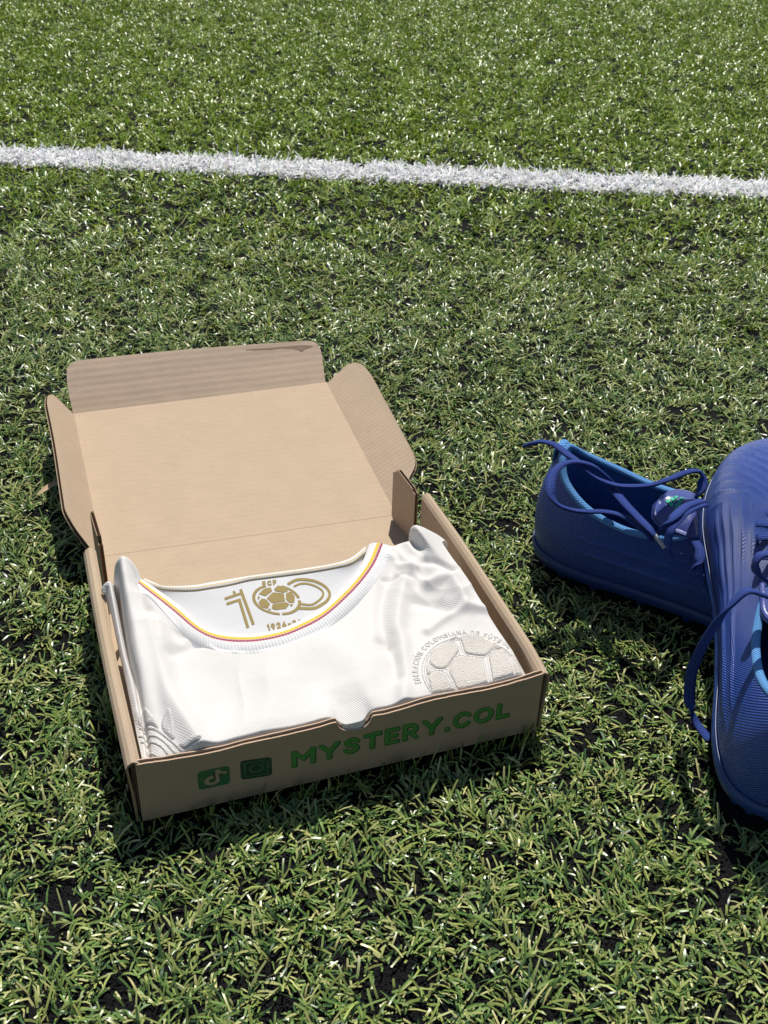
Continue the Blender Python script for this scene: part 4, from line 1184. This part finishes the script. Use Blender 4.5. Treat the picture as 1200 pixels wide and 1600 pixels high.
# embroidered crest
def raised(name, X, Y, D, mat, h, base=.0001):
    """a satin-stitch patch: rises towards its middle"""
    V, F = march(X, Y, D)
    xi = (np.array([v[0] for v in V]) - X[0, 0]) / (X[0, 1] - X[0, 0]); yi = (np.array([v[1] for v in V]) - Y[0, 0]) / (Y[1, 0] - Y[0, 0])
    i0 = np.clip(xi.astype(int), 0, X.shape[1] - 2); j0 = np.clip(yi.astype(int), 0, X.shape[0] - 2)
    fx, fy = xi - i0, yi - j0
    dd = D[j0, i0] * (1 - fx) * (1 - fy) + D[j0, i0 + 1] * fx * (1 - fy) + D[j0 + 1, i0] * (1 - fx) * fy + D[j0 + 1, i0 + 1] * fx * fy
    e = np.clip(-dd / (h * 1.1), 0, 1)
    P = [(x - SHO[0], y - SHO[1], top_of(body_bvh, x, y) + base + h * (1 - (1 - k) ** 2) - SHO[2]) for (x, y), k in zip(V, e)]
    return mesh_obj(name, P, F, mat, shirt, smooth=True, uv=V)
CC = (.189, .012)
X, Y = sd_grid(.150, .2195, .0040, .052, .00033)
clip = np.maximum(X - .2185, .0043 - Y)
seam = np.full(X.shape, 1e9)
for pl in BAKED['crest_panels']:
    d_ = sd_poly(X, Y, round_poly(pl, .0020), .0007)
    d = np.maximum(d_, clip)
    seam = np.minimum(seam, np.abs(d_ - .00085) - .00022)
    if (d < 0).any(): raised('crest_patch', X, Y, d, M['thread'], .0010)
seam = np.maximum(np.maximum(seam, np.hypot(X - CC[0], Y - CC[1]) - .0268), clip)
raised('crest_seam', X, Y, seam, M['thread_w'], .0004)
rad = np.hypot(X - CC[0], Y - CC[1])
ringd = np.maximum(np.minimum(np.abs(rad - .0275) - .00035, np.abs(rad - .0262) - .0003), clip)
raised('crest_ring', X, Y, ringd, M['thread_w'], .0006)
d = np.maximum(sd_poly(X, Y, BAKED['crest_bar'], .0002), clip)
raised('crest_bar', X, Y, d, M['thread'], .0005)
# lettering round the ball
txt = 'FEDERACIÓN COLOMBIANA DE FÚTBOL'
hh = .0036
def arc_text(r0, a_start, a_end):
    adv = []
    for ch in txt: adv.append(((GLY[ACC.get(ch, ch)][0] * .76 + .24) + .24) if ch != ' ' else .55)
    tot = sum(adv); k = (a_start - a_end) / tot
    D = np.full(X.shape, 1e9); a = a_start
    th = np.degrees(np.arctan2(Y - CC[1], X - CC[0]))
    for ch, w in zip(txt, adv):
        if ch != ' ':
            lx = (a - th) / k; ly = (rad - r0) / hh
            g, _ = sd_glyph(lx, ly, ch, .12)
            D = np.minimum(D, np.where((lx > -.4) & (lx < w + .4), g * hh, 1))
        a -= w * k
    return D
raised('crest_lettering', X, Y, np.maximum(arc_text(.0295, 186, 22), clip), M['thread_w'], .00045)
# three-leaf embroidery at the left front corner
X, Y = sd_grid(.0066, .046, .0042, .040, .0004)
for pl in BAKED['leaf_badge']:
    d = np.maximum(sd_poly(X, Y, round_poly(pl, .0015), .0001), np.maximum(.0044 - Y, .007 - X))
    if (d < 0).any(): raised('leaf_patch', X, Y, d, M['thread_w'], .0013)
for pl in BAKED['leaf_lines']:
    d = np.maximum(sd_line(X, Y, spline(np.array(pl), 24), .00065), np.maximum(.0044 - Y, .007 - X))
    if (d < 0).any(): raised('leaf_stripe', X, Y, d, M['thread_w'], .0011)

# ------------------------------------------------------------------ the shoes
OPEN = [(.050, 0, .0940), (.055, .0085, .0915), (.084, .0200, .0805), (.155, .0285, .0700), (.25, .0300, .0635), (.34, .0270, .0650), (.405, .0205, .0700),
        (.47, .0165, .0735), (.54, .0150, .0675), (.60, .0130, .0610), (.645, .0080, .0570), (.66, 0, .0560)]
def closed_loop(half, n):
    full = list(half) + [(q[0], -q[1], *q[2:]) for q in half[-2:0:-1]]
    P = np.array(full, float); m = len(P)
    # keep the correspondence between loops: parameter = control index
    Q = np.vstack([P[-1], P, P[0], P[1]])
    t = np.linspace(0, m, n, endpoint=False)
    out = []
    for tt in t:
        i = int(tt); f = tt - i
        a, b, c, d = Q[i], Q[i + 1], Q[i + 2], Q[(i + 3)] if i + 3 < len(Q) else Q[(i + 3) % m]
        out.append(.5 * ((2 * b) + (c - a) * f + (2 * a - 5 * b + 4 * c - d) * f ** 2 + (3 * b - a - 3 * c + d) * f ** 3))
    return np.array(out), t / m
def spring(x): return .014 * np.clip((x / SL - .70) / .30, 0, 1) ** 2 + .002 * np.clip((.1 - x / SL) / .1, 0, 1)

def make_shoe(name, P, label, mirror=1, hh=0.0, sh=0.0, hx=0.0, wd=0.0):
    root = empty(name); root.matrix_world = P
    tag(root, label, 'football shoe', 'pair of blue football shoes')
    NT, NS = 264, 46
    o2 = [(x * SL, y) for x, y in OUTL]
    P0, par = closed_loop([(x, y, .0135) for x, y in o2], NT)
    def opening(x, y, z):
        w = min(max(1 - x / .12, 0), 1); k = min(max((.5 - x) / .1, 0), 1)
        return ((x + hx * w) * SL, y * (1 + wd * k), z + hh * w + sh * (1 - w) * k)
    P1, _ = closed_loop([opening(*q) for q in OPEN], NT)
    P0[:, 2] += spring(P0[:, 0])
    ts = np.linspace(0, 1, NS)
    V = np.empty((NT, NS, 3)); UV = np.empty((NT, NS, 2))
    for i in range(NT):
        a, b = P0[i], P1[i]
        hor = a - b; hor[2] = 0; hd = np.linalg.norm(hor)
        outw = hor / (hd + 1e-9)
        # outward normal of the footprint
        tg = P0[(i + 1) % NT] - P0[i - 1]; nrm = np.array([tg[1], -tg[0], 0]); nrm /= np.linalg.norm(nrm) + 1e-9
        if np.dot(nrm, a - np.array([SL * .5, 0, 0])) < 0: nrm = -nrm
        toe = np.clip((a[0] / SL - .55) / .45, 0, 1)
        H = b[2] - a[2]
        c0 = a + np.array([0, 0, H * (.42 + .02 * toe)]) + nrm * (.0028 + .002 * toe + .0040 * math.exp(-((a[0] / SL - .42) / .15) ** 2))
        c1 = b + hor * (.42 + .10 * toe) - np.array([0, 0, H * (.20 - .10 * toe)]) + nrm * .0015 * (1 - toe)
        for j, t in enumerate(ts):
            V[i, j] = (1 - t) ** 3 * a + 3 * t * (1 - t) ** 2 * c0 + 3 * t * t * (1 - t) * c1 + t ** 3 * b
    su = np.r_[0, np.cumsum(np.linalg.norm(np.diff(P0[:, :2], axis=0), axis=1))]
    for j in range(NS): UV[:, j, 0] = su
    UV[:, 1:, 1] = np.cumsum(np.linalg.norm(np.diff(V, axis=1), axis=2), axis=1); UV[:, 0, 1] = 0
    # moulded ribs
    Nn = np.cross(np.roll(V, -1, 0) - np.roll(V, 1, 0), np.gradient(V, axis=1)); Nn /= np.linalg.norm(Nn, axis=2)[:, :, None] + 1e-12
    cen = np.array([SL * .5, 0, .03]);
    if np.mean(np.sum(Nn * (V - cen), 2)) < 0: Nn = -Nn
    x = V[:, :, 0] / SL; y = V[:, :, 1]; z = V[:, :, 2]
    ridge = lambda ph: np.clip(np.cos(ph), 0, 1) ** 5
    t_ = np.broadcast_to(ts, x.shape)
    side = np.clip(1 - np.abs(t_ - .40) / .36, 0, 1)
    # along the flanks, fanning down towards the forefoot
    fan = ridge(2 * math.pi * (z / .0105 + np.clip(x - .38, 0, 1) * 3.6)) * side * np.clip((x - .10) / .12, 0, 1) * np.clip((.44 - x) / .08, 0, 1)
    # diagonal ribs over the toe box
    diag = ridge(2 * math.pi * (x * 24 + (y * mirror) * 95)) * np.clip((x - .66) / .05, 0, 1) * np.clip((.95 - x) / .06, 0, 1) * np.clip((t_ - .18) / .2, 0, 1)
    long_ = ridge(2 * math.pi * (t_ * 9 + x * 1.5)) * np.clip((x - .36) / .08, 0, 1) * np.clip((.70 - x) / .05, 0, 1) * np.clip((t_ - .22) / .12, 0, 1) * np.clip((.88 - t_) / .08, 0, 1)
    V = V + Nn * (.0022 * fan + .0014 * diag + .0014 * long_)[:, :, None]
    mesh_obj('upper', V.reshape(-1, 3), grid_faces(NT, NS, True), M['upper'], root, uv=UV.reshape(-1, 2))
    # welt line where the upper meets the sole
    wl = P0.copy(); cc = wl - np.array([SL * .5, 0, 0]); 
    tg = np.roll(wl, -1, 0) - np.roll(wl, 1, 0); nr = np.stack([tg[:, 1], -tg[:, 0], 0 * tg[:, 0]], 1); nr /= np.linalg.norm(nr, axis=1)[:, None] + 1e-9
    if np.mean(np.sum(nr * cc, 1)) < 0: nr = -nr
    loop = wl + nr * .0008
    Vw, Fw, Uw = ribbon_tube(np.vstack([loop, loop[:2]]), .0013, .0012, nseg=6, caps=False)
    mesh_obj('sole_rim', Vw, Fw, M['welt'], root, uv=Uw)
    # outsole
    rows = [(-.0095, .0015), (-.004, .0022), (-.0005, .0022), (.0012, .0008), (.0012, -.0012), (0, -.0035)]
    hts = [.0035, .0050, .0100, .0132, .0140, .0142]
    Vs = np.stack([P0 * [1, 1, 0] + np.stack([0 * par, 0 * par, spring(P0[:, 0]) + h], 1) + nr * dn for (dn, h) in
                   ((-.010, .0015), (-.0015, .0020), (.0012, .0045), (.0020, .0095), (.0012, .0128), (-.0010, .0138))], 1)
    Fs = grid_faces(NT, 6, True)
    vl = Vs.reshape(-1, 3).tolist(); k0 = len(vl)
    vl.append([SL * .5, 0, .0015]); Fs += [(i * 6, k0, ((i + 1) % NT) * 6) for i in range(NT)]
    uvs = [(su[i], j * .003) for i in range(NT) for j in range(6)] + [(0, 0)]
    mesh_obj('outsole', vl, Fs, M['sole'], root, uv=uvs)
    # studs of a turf sole
    sv = []; sf = []
    for i in range(0, NT, 9):
        p_ = P0[i] - nr[i] * .006; zb = spring(p_[0])
        for q_ in (p_, p_ - nr[i] * .012):
            st = len(sv)
            for r_, h in ((.0036, .004 + zb), (.0030, -.0035 + zb)):
                for k in range(8):
                    a = 2 * math.pi * k / 8; sv.append((q_[0] + r_ * math.cos(a), q_[1] + r_ * math.sin(a), h))
            for k in range(8): sf.append((st + k, st + (k + 1) % 8, st + 8 + (k + 1) % 8, st + 8 + k))
            sf.append(tuple(st + 8 + k for k in range(8)))
    tag(mesh_obj('sole_studs', sv, sf, M['sole'], root, smooth=False), kind='stuff')
    # side lugs of the outsole that show along its edge
    # lining
    NL = 14
    Vl = np.empty((NT, NL, 3))
    ins = np.stack([P0[:, 0] * .93 + .008, P0[:, 1] * .80, spring(P0[:, 0]) + .019], 1)
    for i in range(NT):
        b = P1[i]; tgt = ins[i]
        inw = np.array([SL * .30 - b[0], -b[1], 0]); 
        inw = -nr[i]
        for j in range(NL):
            t = j / (NL - 1)
            mid = b + inw * .0030 - np.array([0, 0, .006])
            c = (1 - t) ** 2 * (b + inw * .0004) + 2 * t * (1 - t) * mid + t * t * tgt
            Vl[i, j] = c
    uvl = np.stack([np.repeat(su[:, None], NL, 1), np.repeat(np.linspace(0, .06, NL)[None], NT, 0)], 2)
    mesh_obj('lining', Vl.reshape(-1, 3), grid_faces(NT, NL, True), M['lining'], root, uv=uvl.reshape(-1, 2))
    iv = ins.tolist(); iv.append([SL * .5, 0, .019])
    mesh_obj('insole', iv, [(i, (i + 1) % NT, NT) for i in range(NT)], M['insole'], root)
    pa = [(SL * (.13 + .05 * math.cos(a)), .014 * math.sin(a), .0205) for a in np.linspace(0, 2 * math.pi, 20, endpoint=False)]
    mesh_obj('insole_print', pa, [tuple(range(20))], M['insole_patch'], root)
    # padded mesh collar (a tube over the ankle part of the rim)
    lim = 6.2 / 22
    idx = [i for i in range(-int(lim * NT), int(lim * NT) + 1)]
    path = np.array([P1[i] - nr[i] * .0022 + np.array([0, 0, .0004]) for i in idx])
    wd = np.array([.0050 * min(1, .35 + (1 - abs(i) / (lim * NT)) * 4) for i in idx])
    Vc, Fc, Uc = ribbon_tube(path, wd, wd * .8, nseg=14)
    Uc = [(u_, v_ * .02) for u_, v_ in Uc]
    mesh_obj('padded_collar', Vc, Fc, M['collar_mesh'], root, uv=Uc)
    # thickness of the throat edge
    idx = [i for i in range(int(lim * NT) - 4, NT - int(lim * NT) + 5)]
    path = np.array([P1[i] - nr[i] * .0009 for i in idx])
    Vc, Fc, Uc = ribbon_tube(path, .0030, .0026, nseg=8)
    mesh_obj('throat_edge', Vc, Fc, M['upper'], root, uv=[(a, b * .008) for a, b in Uc])
    # pull tab at the heel
    hp = P1[0]
    tabp = spline(np.array([hp + [.0045, 0, -.012], hp + [.0038, 0, -.003], hp + [.0022, 0, .0018], hp + [-.0006, 0, .0030], hp + [-.0030, 0, .0008], hp + [-.0034, 0, -.006], hp + [-.0040, 0, -.014]]), 30)
    Vc, Fc, Uc = ribbon_tube(tabp, np.full(30, .0125), np.full(30, .0018), up=(1, 0, .2), nseg=12)
    mesh_obj('heel_tab', Vc, Fc, M['collar_mesh'], root, uv=[(a, b * .026) for a, b in Uc])
    # tongue
    NTg, NW = 34, 18
    Vt = []; Ut = []
    spine = spline(np.array([(.655, .0535), (.58, .0570), (.50, .0610), (.44, .0635), (.39, .0660), (.340, .0685), (.294, .0700)]) * [SL, 1], NTg)
    for i in range(NTg):
        t = i / (NTg - 1)
        hw = .012 + .0085 * min(1, t * 2)
        if t > .86: hw *= math.sqrt(max(0.02, 1 - ((t - .86) / .14) ** 2.2))
        for k in range(NW):
            u_ = -1 + 2 * k / (NW - 1)
            Vt.append((spine[i, 0] - .004 * t * u_ * u_, hw * u_, spine[i, 1] - .0035 * (1 + t) * u_ * u_)); Ut.append((t * .1, hw * u_))
    Vt = np.array(Vt); off = np.array([.0016, 0, -.0022])
    ft = grid_faces(NTg, NW)
    full = np.vstack([Vt, Vt - off * [-1, 1, 1] * .9]); m_ = len(Vt)
    fb = [tuple(m_ + i for i in f[::-1]) for f in ft]
    rim = [i * NW for i in range(NTg)] + [(NTg - 1) * NW + k for k in range(1, NW)] + [i * NW + NW - 1 for i in range(NTg - 2, -1, -1)]
    fr = [(rim[k], rim[k + 1], m_ + rim[k + 1], m_ + rim[k]) for k in range(len(rim) - 1)]
    tg_o = mesh_obj('tongue', full, ft + fb + fr, M['tongue'], root, uv=Ut + Ut)
    # three slanted bars and the word on the tongue
    tb = BVHTree.FromPolygons([tuple(q) for q in Vt], ft)
    X, Y = sd_grid(-.010, .010, -.0085, .0085, .00022)
    D = np.full(X.shape, 1e9)
    for k, hgt in enumerate((.0024, .0044, .0064)):
        x0 = -.0055 + k * .0040
        D = np.minimum(D, sd_poly(X, Y, [(x0 - .0006, .0), (x0 + .0026, .0), (x0 + .0026 - .5 * hgt - .0002, hgt), (x0 - .5 * hgt + .0000, hgt - .0012)]))
    # lower-case lettering, built from strokes
    def low(ch, x):
        h = .0026; w = .00042; y0 = -.0042
        c = (x + .0011, y0 + h * .42)
        o = sd_line(X, Y, arc(*c, .0010, h * .40, 0, 360, 14), w)
        if ch == 'a': return np.minimum(o, sd_seg(X, Y, (x + .0021, y0), (x + .0021, y0 + h * .85), w))
        if ch == 'd': return np.minimum(o, sd_seg(X, Y, (x + .0021, y0), (x + .0021, y0 + h * 1.4), w))
        if ch == 'i': return sd_seg(X, Y, (x + .0004, y0), (x + .0004, y0 + h * .85), w)
        return sd_line(X, Y, [(x + .0017, y0 + h * .75), (x + .0004, y0 + h * .7), (x + .0006, y0 + h * .45), (x + .0016, y0 + h * .38), (x + .0015, y0 + h * .05), (x + .0002, y0 + h * .1)], w)
    x_ = -.0068
    for ch in 'adidas':
        D = np.minimum(D, low(ch, x_)); x_ += .0013 if ch == 'i' else .0027 if ch != 's' else .002
    def on_tongue(a, b):
        # a runs across the tongue, b up towards its tip
        px, py = SL * .326 - b * .9, -a - .0030
        return (px + .0012, py, top_of(tb, px, py, .08) + .0026)
    V2, F2 = march(X, Y, D)
    mesh_obj('tongue_print', [on_tongue(*q) for q in V2], F2, M['tonguelogo'], tg_o, smooth=False)
    # lace bars across the throat with eyelets
    for k, xx in enumerate((.455, .505, .555, .605)):
        i0 = int(np.argmin(np.abs(P1[:NT // 2, 0] / SL - xx) + (par[:NT // 2] < lim) * 9))
        pA = P1[i0]; pB = P1[(NT - i0) % NT]
        a3 = pA + nr[i0] * .0075 + [0, 0, -.0022]; b3 = pB + nr[(NT - i0) % NT] * .0075 + [0, 0, -.0022]
        midp = (pA + pB) / 2 + [0, 0, .0042]
        skew = np.array([.006 * (1 if k % 2 else -1), 0, 0])
        path = spline(np.array([a3 - [0, 0, .002], a3 + [0, -.001, .0028], midp + skew * .3, b3 + skew + [0, .001, .0028], b3 + skew - [0, 0, .002]]), 40)
        Vc, Fc, Uc = ribbon_tube(path, .0062, .0019, nseg=10)
        mesh_obj('lace_bar', Vc, Fc, M['lace'], root, uv=[(u_, v_ * .014) for u_, v_ in Uc])
    return root

def loose_laces(root, paths, width=.0066, thick=.0025, ups=None):
    inv = root.matrix_world.inverted()
    for k, pth in enumerate(paths):
        P = spline(np.array(pth), 110)
        P = np.array([inv @ Vector(q) for q in P])
        u = inv.to_3x3() @ Vector(ups[k] if ups else (.1, .3, 1))
        w = np.full(len(P), width)
        Vc, Fc, Uc = ribbon_tube(P, w, thick, up=u, nseg=10)
        mesh_obj('loose_lace', Vc, Fc, M['lace'], root, uv=[(a, b * .014) for a, b in Uc])

def aglets(root, paths):
    inv = root.matrix_world.inverted()
    for pth in paths:
        P = np.array([inv @ Vector(q) for q in spline(np.array(pth), 12)])
        Vc, Fc, Uc = ribbon_tube(P, .0026, .0026, nseg=10)
        mesh_obj('lace_tip', Vc, Fc, M['aglet'], root, uv=Uc)

shoe_a = make_shoe('football_shoe', POSE1, 'blue football shoe with its opening and loose laces in view, heel towards the box', 1, -.0080, -.0082, 0, -.08)
loose_laces(shoe_a, BAKED['lace1'])
aglets(shoe_a, BAKED['aglet1'])
shoe_b = make_shoe('football_shoe', POSE2, 'blue football shoe lying across the other one, toe pointing away', -1, -.0080, -.0060, 0, -.20)
loose_laces(shoe_b, BAKED['lace2'])

# the soft upper of the first shoe gives way under the second one
bpy.context.view_layer.update()
def press(root, other):
    poly = np.array(sole_poly(other, 0, 1, 1.0))
    inv = other.inverted(); mwr = root.matrix_world; back = mwr.inverted()
    for o in [c for c in root.children_recursive if c.type == 'MESH' and c.name.split('.')[0] in ('upper', 'lining', 'tongue', 'lace_bar', 'throat_edge', 'padded_collar')]:
        me = o.data; n = len(me.vertices)
        co = np.empty(n * 3, dtype=np.float32); me.vertices.foreach_get('co', co); co = co.reshape(-1, 3).astype(float)
        A = np.array(mwr); W = co @ A[:3, :3].T + A[:3, 3]
        # height of the upper shoe's tread above each point
        Bm = np.array(other); nrm = Bm[:3, 2] / np.linalg.norm(Bm[:3, 2]); p0 = Bm[:3, 3]
        zpl = p0[2] - ((W[:, :2] - p0[:2]) @ nrm[:2]) / nrm[2] + .0005
        d = sd_poly(W[:, 0], W[:, 1], poly)
        lim = zpl + np.clip(d, 0, None) * 3.5
        ok = (d < .016) & (W[:, 2] > lim)
        W[ok, 2] = np.maximum(lim[ok], .004 + .02 * (W[ok, 2] - .0) )
        Bi = np.array(back); co = W @ Bi[:3, :3].T + Bi[:3, 3]
        me.vertices.foreach_set('co', co.astype(np.float32).ravel()); me.update()
press(shoe_a, POSE2)

# ------------------------------------------------------------------ small litter
lv = []; 
for i in range(9):
    t = i / 8
    w = .0030 * math.sin(math.pi * (t * .9 + .05)) ** .7
    c = np.array([-.0245 + .020 * t, .3270 + .011 * t, .0022 + .0030 * math.sin(t * 2.6)])
    n_ = np.array([-.48, .87, 0])
    for k in (-1, 0, 1): lv.append(c + n_ * w * k + np.array([0, 0, .0012 * abs(k)]))
lf = []
for i in range(8):
    for k in range(2): lf.append((i * 3 + k, i * 3 + k + 1, i * 3 + k + 4, i * 3 + k + 3))
dl = mesh_obj('dry_leaf', lv, lf, mat_simple('dry_leaf_skin', (.42, .31, .19), .8, .2))
tag(dl, 'small curled pale brown dry leaf on the turf left of the lid', 'leaf')
